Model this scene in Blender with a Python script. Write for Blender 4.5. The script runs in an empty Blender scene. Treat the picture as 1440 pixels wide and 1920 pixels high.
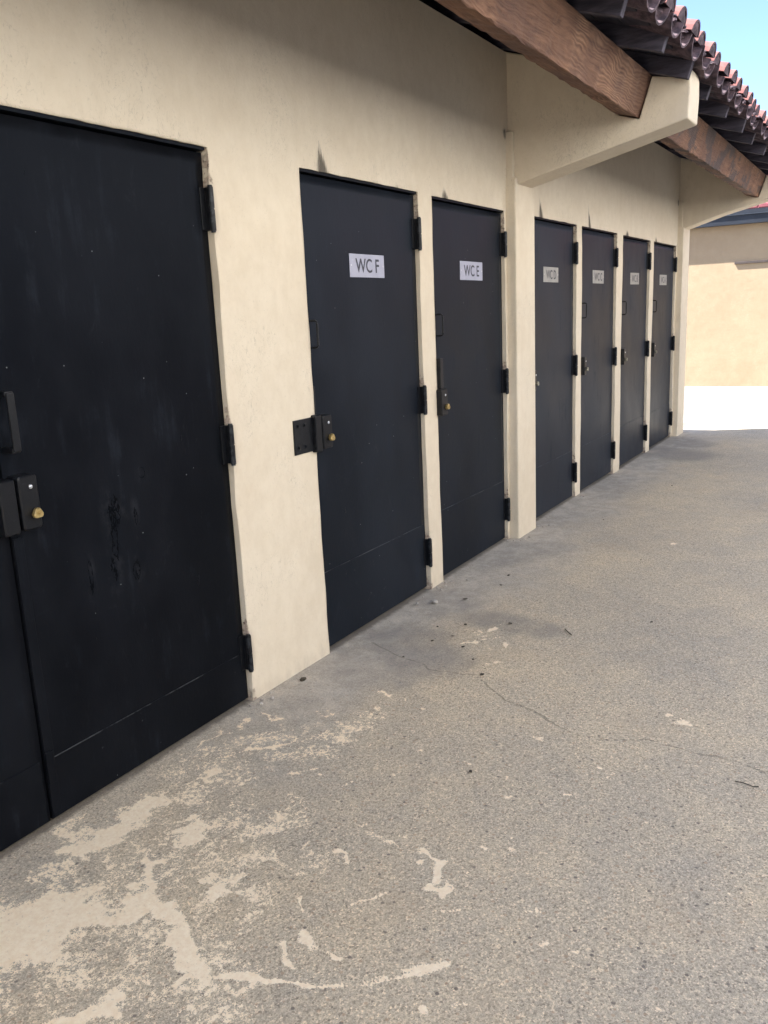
import bpy, bmesh, math, random
import numpy as np
from mathutils import Vector, Matrix
random.seed(7)
rng = np.random.default_rng(5)
S = bpy.context.scene
COL = S.collection

# ---------------------------------------------------------------- camera
cam_d = bpy.data.cameras.new("camera")
cam = bpy.data.objects.new("camera", cam_d)
COL.objects.link(cam)
S.camera = cam
cam_d.sensor_fit = 'VERTICAL'
cam_d.sensor_height = 24.0
cam_d.lens = 24.0 * 1601.06 / 1920.0
cam_d.clip_start = 0.05
cam_d.clip_end = 3000
R = ((0.50516664, 0.21605268, -0.83554049),
     (-0.86185386, 0.07594252, -0.50143858),
     (-0.0448841, 0.97342384, 0.22456946))
cam.matrix_world = Matrix.Translation((0.0, -2.09486, 1.47209)) @ Matrix(R).to_4x4()

# ---------------------------------------------------------------- sky, sun, exposure
SUN = Vector((-0.25, 0.50, 0.83)).normalized()
w = bpy.data.worlds.new("World")
S.world = w
w.use_nodes = True
wn = w.node_tree.nodes
sky = wn.new('ShaderNodeTexSky')
sky.sky_type = 'NISHITA'
sky.sun_disc = False
sky.sun_elevation = math.asin(SUN.z)
sky.sun_rotation = math.atan2(SUN.x, SUN.y)
sky.air_density = 0.7
sky.dust_density = 0.3
sky.ozone_density = 2.5
wn['Background'].inputs[1].default_value = 0.08
w.node_tree.links.new(sky.outputs[0], wn['Background'].inputs[0])
sl = bpy.data.lights.new("sun", 'SUN')
sl.energy = 5.0
sl.angle = math.radians(0.53)
sl.color = (1.0, 0.96, 0.90)
so = bpy.data.objects.new("sun", sl)
COL.objects.link(so)
so.rotation_euler = SUN.to_track_quat('Z', 'Y').to_euler()
so.location = (0, 0, 20)
S.view_settings.view_transform = 'Standard'
S.view_settings.look = 'None'
S.view_settings.gamma = 1.0
S.view_settings.exposure = 2.4
try:
    S.cycles.max_bounces = 10
    S.cycles.diffuse_bounces = 4
except Exception:
    pass

# ---------------------------------------------------------------- node helper
class NT:
    def __init__(s, name):
        s.m = bpy.data.materials.new(name)
        s.m.use_nodes = True
        s.t = s.m.node_tree
        s.n = s.t.nodes
        s.b = s.n['Principled BSDF']
        s.geo = s.n.new('ShaderNodeNewGeometry')
        s.pos = s.geo.outputs['Position']
    def link(s, a, b):
        s.t.links.new(a, b)
    def setv(s, sock, v):
        if isinstance(v, bpy.types.NodeSocket):
            s.link(v, sock)
        else:
            if isinstance(v, (tuple, list)) and len(v) == 3 and sock.type == 'RGBA':
                v = (*v, 1)
            sock.default_value = v
    def obj(s):
        return s.n.new('ShaderNodeTexCoord').outputs['Object']
    def sc(s, vec, scale, loc=(0, 0, 0), rot=(0, 0, 0)):
        m = s.n.new('ShaderNodeMapping')
        s.link(vec, m.inputs[0])
        m.inputs['Scale'].default_value = scale
        m.inputs['Location'].default_value = loc
        m.inputs['Rotation'].default_value = rot
        return m.outputs[0]
    def noise(s, scale, vec=None, detail=4, rough=0.55, dist=0.0, col=False):
        n = s.n.new('ShaderNodeTexNoise')
        s.link(vec if vec is not None else s.pos, n.inputs['Vector'])
        n.inputs['Scale'].default_value = scale
        n.inputs['Detail'].default_value = detail
        n.inputs['Roughness'].default_value = rough
        n.inputs['Distortion'].default_value = dist
        return n.outputs['Color' if col else 'Fac']
    def vor(s, scale, vec=None, feature='F1', out='Distance', rand=1.0):
        n = s.n.new('ShaderNodeTexVoronoi')
        n.feature = feature
        s.link(vec if vec is not None else s.pos, n.inputs['Vector'])
        n.inputs['Scale'].default_value = scale
        n.inputs['Randomness'].default_value = rand
        return n.outputs[out]
    def math(s, op, a, b=0.0, c=None, clamp=False):
        n = s.n.new('ShaderNodeMath')
        n.operation = op
        n.use_clamp = clamp
        s.setv(n.inputs[0], a)
        s.setv(n.inputs[1], b)
        if c is not None:
            s.setv(n.inputs[2], c)
        return n.outputs[0]
    def ss(s, x, a, b, lo=0.0, hi=1.0):
        n = s.n.new('ShaderNodeMapRange')
        n.interpolation_type = 'SMOOTHSTEP'
        s.setv(n.inputs[0], x)
        n.inputs[1].default_value = a
        n.inputs[2].default_value = b
        n.inputs[3].default_value = lo
        n.inputs[4].default_value = hi
        return n.outputs[0]
    def mix(s, f, a, b, mode='MIX'):
        n = s.n.new('ShaderNodeMix')
        n.data_type = 'RGBA'
        n.blend_type = mode
        s.setv(n.inputs[0], f)
        s.setv(n.inputs[6], a)
        s.setv(n.inputs[7], b)
        return n.outputs[2]
    def attr(s, name):
        n = s.n.new('ShaderNodeAttribute')
        n.attribute_name = name
        return n.outputs['Fac']
    def sep(s, v):
        n = s.n.new('ShaderNodeSeparateXYZ')
        s.link(v, n.inputs[0])
        return n.outputs
    def ramp(s, f, stops, interp='LINEAR'):
        n = s.n.new('ShaderNodeValToRGB')
        n.color_ramp.interpolation = interp
        e = n.color_ramp.elements
        while len(e) < len(stops):
            e.new(0.5)
        for i, (p, c) in enumerate(stops):
            e[i].position = p
            e[i].color = (*c, 1)
        s.link(f, n.inputs[0])
        return n.outputs[0]
    def bump(s, h, strength, dist, prev=None):
        n = s.n.new('ShaderNodeBump')
        n.inputs['Strength'].default_value = strength
        n.inputs['Distance'].default_value = dist
        s.setv(n.inputs['Height'], h)
        if prev is not None:
            s.link(prev, n.inputs['Normal'])
        return n.outputs[0]
    def done(s, col=None, rough=None, nrm=None, metal=None, spec=None):
        if col is not None: s.setv(s.b.inputs['Base Color'], col)
        if rough is not None: s.setv(s.b.inputs['Roughness'], rough)
        if nrm is not None: s.link(nrm, s.b.inputs['Normal'])
        if metal is not None: s.setv(s.b.inputs['Metallic'], metal)
        if spec is not None: s.setv(s.b.inputs['Specular IOR Level'], spec)
        return s.m

# ---------------------------------------------------------------- materials
def m_concrete():
    t = NT('concrete')
    big = t.noise(0.9, detail=5, rough=0.6)
    mid = t.noise(6.0, detail=6, rough=0.65)
    c = t.ramp(t.math('ADD', t.math('MULTIPLY', big, 0.65), t.math('MULTIPLY', mid, 0.35)),
               [(0.34, (0.425, 0.380, 0.315)), (0.5, (0.520, 0.448, 0.345)), (0.65, (0.61, 0.510, 0.370))])
    # exposed aggregate grains
    g1 = t.vor(215, out='Color')
    gv = t.sep(g1)
    grain = t.ramp(gv[0], [(0.0, (0.28, 0.26, 0.245)), (0.13, (0.68, 0.65, 0.62)), (0.5, (0.98, 0.97, 0.95)), (0.82, (1.2, 1.16, 1.08)), (1.0, (1.75, 1.68, 1.55))])
    c = t.mix(0.62, c, grain, 'MULTIPLY')
    g15 = t.noise(75, detail=6, rough=0.75)
    c = t.mix(0.42, c, t.ramp(g15, [(0.34, (0.68, 0.67, 0.66)), (0.5, (1, 1, 1)), (0.66, (1.28, 1.26, 1.22))]), 'MULTIPLY')
    g2 = t.noise(330, detail=2, rough=0.6)
    c = t.mix(0.55, c, t.ramp(g2, [(0.3, (0.45, 0.45, 0.45)), (0.5, (1, 1, 1)), (0.7, (1.5, 1.48, 1.44))]), 'MULTIPLY')
    # sparse larger dark and rust coloured stones
    d = t.vor(34)
    dc = t.sep(t.vor(34, out='Color'))
    dk = t.math('MULTIPLY', t.ss(d, 0.2, 0.12), t.ss(dc[1], 0.62, 0.68))
    c = t.mix(t.math('MULTIPLY', dk, 0.75), c, (0.13, 0.11, 0.10))
    d3 = t.vor(60)
    dc3 = t.sep(t.vor(60, out='Color'))
    rk = t.math('MULTIPLY', t.ss(d3, 0.34, 0.22), t.ss(dc3[0], 0.80, 0.84))
    c = t.mix(t.math('MULTIPLY', rk, 0.5), c, (0.42, 0.27, 0.17))
    # warm blotches
    wb = t.ss(t.noise(1.7, detail=6, rough=0.7), 0.52, 0.72)
    c = t.mix(t.math('MULTIPLY', wb, 0.35), c, (0.47, 0.36, 0.24))
    # smooth trowelled grey skin close to the wall, grimy smears
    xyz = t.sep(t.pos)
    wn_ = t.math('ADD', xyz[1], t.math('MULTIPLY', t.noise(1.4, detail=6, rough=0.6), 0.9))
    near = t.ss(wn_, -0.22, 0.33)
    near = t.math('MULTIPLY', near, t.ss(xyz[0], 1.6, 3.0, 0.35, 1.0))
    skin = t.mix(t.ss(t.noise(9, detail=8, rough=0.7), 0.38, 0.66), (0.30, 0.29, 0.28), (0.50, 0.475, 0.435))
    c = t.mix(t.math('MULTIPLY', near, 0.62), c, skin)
    st = t.attr('stain')
    stn = t.ss(t.math('ADD', st, t.math('MULTIPLY', t.math('SUBTRACT', t.noise(7, t.sc(t.pos, (0.6, 1.3, 1)), detail=8, rough=0.7), 0.5), 0.9)), 0.2, 0.95)
    c = t.mix(t.math('MULTIPLY', stn, 0.55), c, (0.19, 0.182, 0.175))
    # small pale specks and splashes everywhere
    nd = t.noise(40, detail=2, col=True)
    wv = t.n.new('ShaderNodeVectorMath'); wv.operation = 'MULTIPLY_ADD'
    t.link(nd, wv.inputs[0]); wv.inputs[1].default_value = (0.03, 0.03, 0.03); t.link(t.pos, wv.inputs[2])
    sp = t.vor(7.5, wv.outputs[0])
    spc = t.sep(t.vor(7.5, wv.outputs[0], out='Color'))
    spk = t.math('MULTIPLY', t.ss(sp, 0.085, 0.06), t.ss(spc[2], 0.5, 0.56))
    spk = t.math('MULTIPLY', spk, t.ss(xyz[0], 9.0, 3.0))
    sp2 = t.vor(23, wv.outputs[0])
    spc2 = t.sep(t.vor(23, wv.outputs[0], out='Color'))
    spk2 = t.math('MULTIPLY', t.ss(sp2, 0.17, 0.12), t.ss(spc2[2], 0.86, 0.9))
    spk = t.math('MAXIMUM', spk, t.math('MULTIPLY', spk2, 0.8))
    c = t.mix(t.math('MULTIPLY', spk, 0.85), c, (0.82, 0.77, 0.66))
    # dried cream wall paint
    pl = t.attr('paint')
    n1 = t.noise(9, detail=8, rough=0.72, dist=0.5)
    n2 = t.noise(60, detail=6, rough=0.75)
    n3 = t.noise(260, detail=3, rough=0.6)
    nn = t.math('ADD', t.math('MULTIPLY', t.math('SUBTRACT', n1, 0.5), 2.2), t.math('MULTIPLY', t.math('SUBTRACT', n2, 0.5), 2.3))
    nn = t.math('ADD', nn, t.math('MULTIPLY', t.math('SUBTRACT', n3, 0.5), 1.5))
    lv = t.math('ADD', pl, t.math('MULTIPLY', nn, t.ss(pl, 1.15, 0.60, 0.45, 1.0)))
    pm = t.math('MULTIPLY', t.ss(lv, 0.47, 0.53), t.ss(pl, 0.02, 0.12))
    pcol = t.mix(t.ss(n2, 0.35, 0.65), (0.90, 0.725, 0.505), (0.98, 0.835, 0.62))
    pcol = t.mix(t.math('MULTIPLY', t.ss(t.noise(130, detail=4), 0.62, 0.72), 0.45), pcol, (0.45, 0.37, 0.27))
    c = t.mix(t.math('MULTIPLY', pm, 0.96), c, pcol)
    edge_shade = t.math('MULTIPLY', t.ss(t.math('ABSOLUTE', t.math('SUBTRACT', lv, 0.47)), 0.05, 0.0), t.ss(pl, 0.3, 0.8))
    c = t.mix(t.math('MULTIPLY', edge_shade, 0.45), c, (0.17, 0.15, 0.125))  # thin shadow around the paint edges, put into the colour
    # cracks
    ck = t.attr('crack')
    cn = t.math('ADD', ck, t.math('MULTIPLY', t.math('SUBTRACT', t.noise(45, detail=5, rough=0.7), 0.5), 0.55))
    cm = t.math('MULTIPLY', t.ss(cn, 0.66, 0.84), t.ss(t.noise(5, detail=3), 0.36, 0.5))
    c = t.mix(t.math('MULTIPLY', cm, 0.42), c, (0.13, 0.12, 0.09))
    # dirt line at the foot of the wall
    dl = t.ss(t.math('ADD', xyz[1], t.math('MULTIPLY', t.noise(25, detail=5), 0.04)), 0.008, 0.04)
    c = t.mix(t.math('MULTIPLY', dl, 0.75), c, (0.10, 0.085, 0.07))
    h = t.math('ADD', t.math('MULTIPLY', gv[1], 0.5), t.math('MULTIPLY', g2, 0.8))
    h = t.math('MULTIPLY', h, t.math('SUBTRACT', 1.0, t.math('MULTIPLY', pm, 0.45)))
    nrm = t.bump(h, 0.55, 0.002)
    nrm = t.bump(t.math('SUBTRACT', t.math('ADD', t.math('MULTIPLY', pm, 1.6), t.math('MULTIPLY', n2, 1.3)), t.math('MULTIPLY', cm, 2.0)), 0.7, 0.002, nrm)
    nrm = t.bump(t.noise(3, detail=3), 0.3, 0.02, nrm)
    return t.done(c, t.ss(n2, 0.2, 0.8, 0.7, 0.95), nrm, spec=0.3)

def m_stucco(name='cream_stucco', c1=(0.64, 0.548, 0.42), c2=(0.72, 0.632, 0.50), chips=True):
    t = NT(name)
    n1 = t.noise(1.3, detail=6, rough=0.65)
    n2 = t.noise(14, t.sc(t.pos, (1, 1, 0.7)), detail=6, rough=0.7)
    c = t.mix(t.ss(t.math('ADD', t.math('MULTIPLY', n1, 0.6), t.math('MULTIPLY', n2, 0.4)), 0.35, 0.65), c1, c2)
    n3 = t.noise(95, detail=4, rough=0.6)
    c = t.mix(t.math('MULTIPLY', t.ss(n3, 0.60, 0.74), 0.22), c, (0.33, 0.29, 0.235))
    # trowel scars
    tr = t.noise(22, t.sc(t.pos, (1.0, 1, 0.5), rot=(0, 0.6, 0)), detail=3, rough=0.5, dist=2.5)
    scar = t.math('MULTIPLY', t.ss(t.math('ABSOLUTE', t.math('SUBTRACT', tr, 0.5)), 0.012, 0.0), t.ss(t.noise(2.6, detail=3), 0.50, 0.60))
    c = t.mix(t.math('MULTIPLY', scar, 0.45), c, (0.36, 0.315, 0.25))
    if chips:
        so_ = t.attr('soot')
        sm = t.math('ADD', so_, t.math('MULTIPLY', t.math('SUBTRACT', t.noise(80, t.sc(t.pos, (1.6, 1, 0.2)), detail=6, rough=0.7), 0.5), 1.9))
        c = t.mix(t.math('MULTIPLY', t.math('MULTIPLY', t.ss(sm, 0.15, 1.0), t.ss(so_, 0.02, 0.2)), 0.85), c, (0.035, 0.03, 0.027))
        ch = t.attr('chip')
        cn = t.math('ADD', ch, t.math('MULTIPLY', t.math('SUBTRACT', t.noise(38, detail=7, rough=0.72), 0.5), 1.5))
        cm = t.ss(cn, 0.68, 0.78)
        cc = t.ramp(t.noise(55, detail=4), [(0.33, (0.16, 0.12, 0.10)), (0.45, (0.44, 0.34, 0.27)), (0.65, (0.60, 0.49, 0.39))])
        c = t.mix(cm, c, cc)
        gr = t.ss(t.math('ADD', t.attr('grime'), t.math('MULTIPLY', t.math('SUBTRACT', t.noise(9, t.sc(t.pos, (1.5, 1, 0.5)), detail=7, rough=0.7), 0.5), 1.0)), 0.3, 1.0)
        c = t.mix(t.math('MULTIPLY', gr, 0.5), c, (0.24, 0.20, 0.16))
    nrm = t.bump(t.noise(7, detail=4, rough=0.6), 0.35, 0.012)
    nrm = t.bump(t.math('ADD', t.math('MULTIPLY', n3, 0.8), t.math('MULTIPLY', scar, -0.8)), 0.5, 0.003, nrm)
    if chips:
        nrm = t.bump(t.math('MULTIPLY', cm, -1.0), 0.8, 0.004, nrm)
    return t.done(c, 0.82, nrm, spec=0.25)

def m_blackpaint(name='black_door_paint', wear=False, SP_=0.10, DC=((0.0048, 0.0052, 0.0066), (0.0088, 0.0096, 0.0120))):
    t = NT(name)
    oi = t.n.new('ShaderNodeObjectInfo').outputs['Random']
    n1 = t.noise(2.4, t.sc(t.pos, (1.0, 1.0, 0.55)), detail=6, rough=0.6)
    n2 = t.noise(9, t.sc(t.pos, (2.2, 1, 0.28)), detail=6, rough=0.65)
    c = t.mix(t.ss(n1, 0.35, 0.68), DC[0], DC[1])
    # hand-rubbed, dusty zones
    du = t.ss(t.math('ADD', t.math('MULTIPLY', n2, 0.55), t.math('MULTIPLY', t.noise(3.1, detail=7, rough=0.7), 0.5)), 0.56, 0.72)
    c = t.mix(t.math('MULTIPLY', du, 0.34), c, (0.032, 0.038, 0.050))
    # rag smears
    sm = t.noise(5, t.sc(t.pos, (1.4, 1, 0.7), rot=(0, 0.5, 0)), detail=8, rough=0.75, dist=1.2)
    c = t.mix(t.math('MULTIPLY', t.ss(sm, 0.60, 0.76), 0.24), c, (0.054, 0.060, 0.070))
    # white specks, chips
    v = t.vor(26)
    vc = t.sep(t.vor(26, out='Color'))
    spk = t.math('MULTIPLY', t.ss(v, 0.07, 0.045), t.ss(vc[0], 0.86, 0.9))
    c = t.mix(t.math('MULTIPLY', spk, 0.6), c, (0.32, 0.33, 0.34))
    # flaked spots with dark rims
    fl = t.noise(10, t.sc(t.pos, (1.6, 1, 0.6), loc=(3.1, 0, 1.7)), detail=7, rough=0.7)
    rim = t.math('MULTIPLY', t.ss(t.math('ABSOLUTE', t.math('SUBTRACT', fl, 0.69)), 0.010, 0.002), 1.0)
    c = t.mix(t.math('MULTIPLY', rim, 0.8), c, (0.003, 0.003, 0.004))
    # old runs and flaked patches around the middle of the near leaf
    P_ = t.sep(t.pos)
    fn_ = t.noise(30, t.sc(t.pos, (1.3, 1, 0.55)), detail=7, rough=0.7)
    tot = None
    for ex_, ez_, rx_, rz_ in ((1.850, 0.90, 0.022, 0.045), (1.840, 0.80, 0.013, 0.06), (1.822, 0.71, 0.014, 0.035), (1.935, 0.86, 0.008, 0.03), (1.728, 0.71, 0.008, 0.045), (1.915, 0.685, 0.014, 0.03), (1.985, 1.0, 0.012, 0.014)):
        q = t.math('ADD', t.math('POWER', t.math('DIVIDE', t.math('SUBTRACT', P_[0], ex_), rx_), 2.0), t.math('POWER', t.math('DIVIDE', t.math('SUBTRACT', P_[2], ez_), rz_), 2.0))
        e_ = t.math('SUBTRACT', 1.0, q)
        tot = e_ if tot is None else t.math('MAXIMUM', tot, e_)
    e2 = t.math('ADD', tot, t.math('MULTIPLY', t.math('SUBTRACT', fn_, 0.5), 9.0))
    rim2 = t.math('MULTIPLY', t.ss(t.math('ABSOLUTE', t.math('SUBTRACT', e2, 0.3)), 0.45, 0.15), t.ss(tot, -1.5, 0.0))
    c = t.mix(rim2, c, (0.0006, 0.0006, 0.0008))
    scf = t.math('MULTIPLY', t.ss(tot, -9.0, -1.0), t.ss(t.noise(14, t.sc(t.pos, (1, 1, 0.6)), detail=8, rough=0.75), 0.46, 0.66))
    c = t.mix(t.math('MULTIPLY', t.math('MULTIPLY', scf, t.math('SUBTRACT', 1.0, rim2)), 0.45), c, (0.030, 0.031, 0.036))
    if wear:
        o = t.sep(t.obj())
        ed = t.math('MULTIPLY', t.ss(t.math('ABSOLUTE', o[2]), 0.0035, 0.0015), t.ss(t.noise(5.5, detail=6, rough=0.75), 0.44, 0.58))
        c = t.mix(t.math('MULTIPLY', ed, 0.5), c, (0.11, 0.115, 0.12))
        low = t.math('MULTIPLY', t.ss(t.noise(16, detail=6, rough=0.7), 0.66, 0.74), 0.5)
        c = t.mix(low, c, (0.12, 0.12, 0.125))
    r = t.math('ADD', t.ss(n1, 0.3, 0.7, 0.38, 0.5), t.math('MULTIPLY', du, 0.16))
    nrm = t.bump(t.noise(3.0, detail=3, rough=0.5), 0.10, 0.02)
    nrm = t.bump(t.noise(60, t.sc(t.pos, (1.5, 1, 0.6)), detail=5, rough=0.6), 0.22, 0.002, nrm)
    nrm = t.bump(t.ss(fl, 0.67, 0.71), 0.5, 0.0012, nrm)
    t.b.inputs['Specular Tint'].default_value = (0.45, 0.62, 0.95, 1)
    return t.done(c, r, nrm, spec=SP_)

def m_black_hw():
    t = NT('black_hardware_paint')
    n = t.noise(45, detail=6, rough=0.7)
    c = t.mix(t.ss(n, 0.60, 0.75), (0.005, 0.0055, 0.0075), (0.018, 0.020, 0.025))
    c = t.mix(t.math('MULTIPLY', t.ss(t.geo.outputs['Pointiness'], 0.56, 0.66), t.ss(t.noise(40, detail=4), 0.46, 0.6, 0.0, 0.6)), c, (0.13, 0.14, 0.155))
    nrm = t.bump(t.noise(120, detail=4), 0.3, 0.0015)
    return t.done(c, 0.42, nrm, spec=0.3)

def m_simple(name, c1, c2, scale=20, rough=0.6, bump=0.3, bd=0.004, metal=0.0, lo=0.35, hi=0.65, stretch=(1, 1, 1)):
    t = NT(name)
    n = t.noise(scale, t.sc(t.pos, stretch), detail=7, rough=0.65)
    c = t.mix(t.ss(n, lo, hi), c1, c2)
    nrm = t.bump(n, bump, bd)
    return t.done(c, rough, nrm, metal=metal)

def m_beam(name, stains):
    t = NT(name)
    # grain runs along X; u runs up the face
    g = t.sc(t.pos, (0.55, 5.0, 5.0))
    warp = t.noise(2.2, t.sc(t.pos, (0.9, 2.6, 2.6)), detail=3, rough=0.5, col=True)
    mv = t.n.new('ShaderNodeVectorMath'); mv.operation = 'MULTIPLY_ADD'
    t.link(warp, mv.inputs[0]); mv.inputs[1].default_value = (0.9, 0.9, 0.9); t.link(g, mv.inputs[2])
    wv = t.n.new('ShaderNodeTexWave')
    wv.wave_type = 'BANDS'; wv.bands_direction = 'Z'
    t.link(mv.outputs[0], wv.inputs['Vector'])
    wv.inputs['Scale'].default_value = 4.2
    wv.inputs['Distortion'].default_value = 3.0
    wv.inputs['Detail'].default_value = 5
    wv.inputs['Detail Scale'].default_value = 1.6
    wv.inputs['Detail Roughness'].default_value = 0.6
    fine = t.noise(34, t.sc(t.pos, (0.10, 1.5, 1.5)), detail=6, rough=0.7)
    big = t.noise(1.7, detail=5, rough=0.6)
    rg = t.noise(9, t.sc(t.pos, (0.35, 2.2, 2.2)), detail=7, rough=0.65, dist=1.5)
    f = t.math('ADD', t.math('MULTIPLY', wv.outputs['Fac'], t.ss(t.noise(1.8, detail=3), 0.48, 0.62, 0.02, 0.26)), t.math('ADD', t.math('MULTIPLY', fine, 0.40), t.math('MULTIPLY', rg, 0.45)))
    c = t.ramp(f, [(0.30, (0.075, 0.038, 0.026)), (0.43, (0.185, 0.096, 0.060)), (0.55, (0.26, 0.140, 0.086)), (0.72, (0.38, 0.225, 0.140))])
    c = t.mix(t.math('MULTIPLY', t.ss(big, 0.4, 0.65), 0.6), c, (0.105, 0.060, 0.050))
    kn = t.vor(2.3, t.sc(t.pos, (1.2, 2.5, 2.5)))
    km = t.ss(kn, 0.16, 0.06)
    c = t.mix(t.math('MULTIPLY', km, 0.5), c, (0.05, 0.025, 0.02))
    if stains:
        s1 = t.noise(3.2, t.sc(t.pos, (1, 1.6, 1.2), loc=(0.6, 0, 0)), detail=6, rough=0.6)
        c = t.mix(t.math('MULTIPLY', t.ss(s1, 0.50, 0.58), 0.75), c, (0.06, 0.055, 0.06))
        c = t.mix(t.math('MULTIPLY', t.ss(s1, 0.40, 0.32), 0.6), c, (0.46, 0.27, 0.14))
    h = t.math('ADD', t.math('MULTIPLY', wv.outputs['Fac'], 0.25), t.math('ADD', fine, rg))
    nrm = t.bump(h, 0.85, 0.006)
    return t.done(c, 0.72, nrm, spec=0.3)

def m_tile(name='terracotta', c1=(0.15, 0.058, 0.060), c2=(0.27, 0.115, 0.105)):
    t = NT(name)
    isl = t.geo.outputs['Random Per Island']
    n = t.noise(9, detail=7, rough=0.7)
    c = t.mix(t.ss(n, 0.3, 0.7), c1, c2)
    c = t.mix(t.math('MULTIPLY', isl, 0.4), c, (0.24, 0.12, 0.11))
    n2 = t.noise(30, detail=6, rough=0.75)
    c = t.mix(t.math('MULTIPLY', t.ss(n2, 0.6, 0.75), 0.5), c, (0.09, 0.07, 0.075))
    nrm = t.bump(n2, 0.6, 0.004)
    return t.done(c, 0.85, nrm, spec=0.2)

M = {}
M['concrete'] = m_concrete()
M['stucco'] = m_stucco()
M['stucco_far'] = m_stucco('beige_stucco', (0.30, 0.222, 0.145), (0.34, 0.258, 0.172), chips=False)
M['stucco_pale'] = m_stucco('pale_stucco', (0.77, 0.755, 0.71), (0.84, 0.825, 0.78), chips=False)
M['plinth'] = m_simple('slate_blue_paint', (0.035, 0.042, 0.055), (0.05, 0.058, 0.07), 12, 0.85)
M['door'] = m_blackpaint(SP_=0.06)
M['kick'] = m_blackpaint('black_kick_plate_paint', wear=True, SP_=0.06)
FD = ((0.018, 0.021, 0.029), (0.028, 0.033, 0.043))  # base lifted: grazing sky reflection painted into doors D to A
M['door_faded'] = m_blackpaint('black_door_paint_sky_sheen', DC=FD)
M['kick_faded'] = m_blackpaint('kick_plate_paint_sky_sheen', wear=True, DC=FD)
MD = ((0.0085, 0.0105, 0.0148), (0.0145, 0.0175, 0.0235))  # weaker grazing reflection painted into doors F and E
M['door_mid'] = m_blackpaint('black_door_paint_half_sheen', DC=MD)
M['kick_mid'] = m_blackpaint('kick_plate_paint_half_sheen', wear=True, DC=MD)
M['hw'] = m_black_hw()
M['brass'] = m_simple('brass', (0.42, 0.29, 0.10), (0.68, 0.52, 0.24), 60, 0.38, 0.2, 0.001, metal=0.75)
M['brass_old'] = m_simple('tarnished_brass', (0.20, 0.19, 0.15), (0.34, 0.32, 0.25), 60, 0.5, 0.2, 0.001, metal=0.4)
M['chrome'] = m_simple('zinc_rivet', (0.55, 0.57, 0.6), (0.75, 0.76, 0.78), 80, 0.3, 0.2, 0.0005, metal=0.7)
M['plate'] = m_simple('white_plastic_plate', (0.33, 0.34, 0.43), (0.38, 0.39, 0.48), 14, 0.45, 0.05, 0.001)
M['plate_old'] = m_simple('yellowed_plastic_plate', (0.27, 0.27, 0.265), (0.34, 0.335, 0.31), 14, 0.45, 0.05, 0.001)
M['ink'] = m_simple('engraved_lettering', (0.018, 0.022, 0.035), (0.03, 0.034, 0.048), 60, 0.5)
M['beam1'] = m_beam('rough_timber', False)
M['beam2'] = m_beam('stained_timber', True)
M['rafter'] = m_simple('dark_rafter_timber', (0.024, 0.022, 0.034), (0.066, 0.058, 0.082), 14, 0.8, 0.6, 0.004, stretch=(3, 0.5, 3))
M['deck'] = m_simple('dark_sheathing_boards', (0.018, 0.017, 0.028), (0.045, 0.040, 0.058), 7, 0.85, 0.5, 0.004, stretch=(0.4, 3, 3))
M['tile'] = m_tile()
M['mortar_and_shade'] = m_simple('mortar_and_tile_shade', (0.040, 0.028, 0.038), (0.125, 0.085, 0.10), 22, 0.9, 0.6, 0.004)  # mortar tone, also the shade painted on eave tile ends and pans
M['tile_far'] = m_tile('red_roof_tile', (0.19, 0.055, 0.070), (0.24, 0.075, 0.090))
M['fascia'] = m_simple('dark_blue_fascia_paint', (0.006, 0.009, 0.016), (0.012, 0.016, 0.026), 6, 0.5)
M['gutter'] = m_simple('grey_gutter_edge', (0.022, 0.028, 0.038), (0.03, 0.037, 0.05), 6, 0.45)
M['chipstone'] = m_simple('plaster_chip', (0.30, 0.27, 0.24), (0.50, 0.46, 0.41), 60, 0.9, 0.6, 0.002)
M['darkbit'] = m_simple('dry_leaf_bits', (0.035, 0.028, 0.02), (0.10, 0.08, 0.055), 60, 0.9)
M['brownsteel'] = m_simple('brown_metal', (0.03, 0.02, 0.018), (0.06, 0.045, 0.04), 12, 0.6)
M['darkglass'] = m_simple('dark_window_glass', (0.02, 0.025, 0.03), (0.04, 0.05, 0.055), 3, 0.15, 0.05, 0.002)

# ---------------------------------------------------------------- mesh helpers
def link_mesh(name, me, mats, parent=None):
    o = bpy.data.objects.new(name, me)
    COL.objects.link(o)
    if not isinstance(mats, (list, tuple)):
        mats = [mats]
    for m in mats:
        me.materials.append(m)
    if parent is not None:
        o.parent = parent
    return o

def obj(name, bm, mats, parent=None, smooth=False, loc=None):
    """bm in the parent's space; loc = own origin inside that space"""
    bmesh.ops.recalc_face_normals(bm, faces=bm.faces)
    if loc is not None:
        bmesh.ops.translate(bm, verts=bm.verts, vec=-Vector(loc))
    me = bpy.data.meshes.new(name)
    bm.to_mesh(me)
    bm.free()
    if smooth:
        for p in me.polygons:
            p.use_smooth = True
    o = link_mesh(name, me, mats, parent)
    if loc is not None:
        o.location = loc
    return o

def empty(name, loc, parent=None):
    o = bpy.data.objects.new(name, None)
    COL.objects.link(o)
    o.location = loc
    o.empty_display_size = 0.2
    if parent is not None:
        o.parent = parent
    return o

def tag(o, label=None, cat=None, group=None, kind=None):
    if label: o['label'] = label
    if cat: o['category'] = cat
    if group: o['group'] = group
    if kind: o['kind'] = kind
    return o

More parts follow.
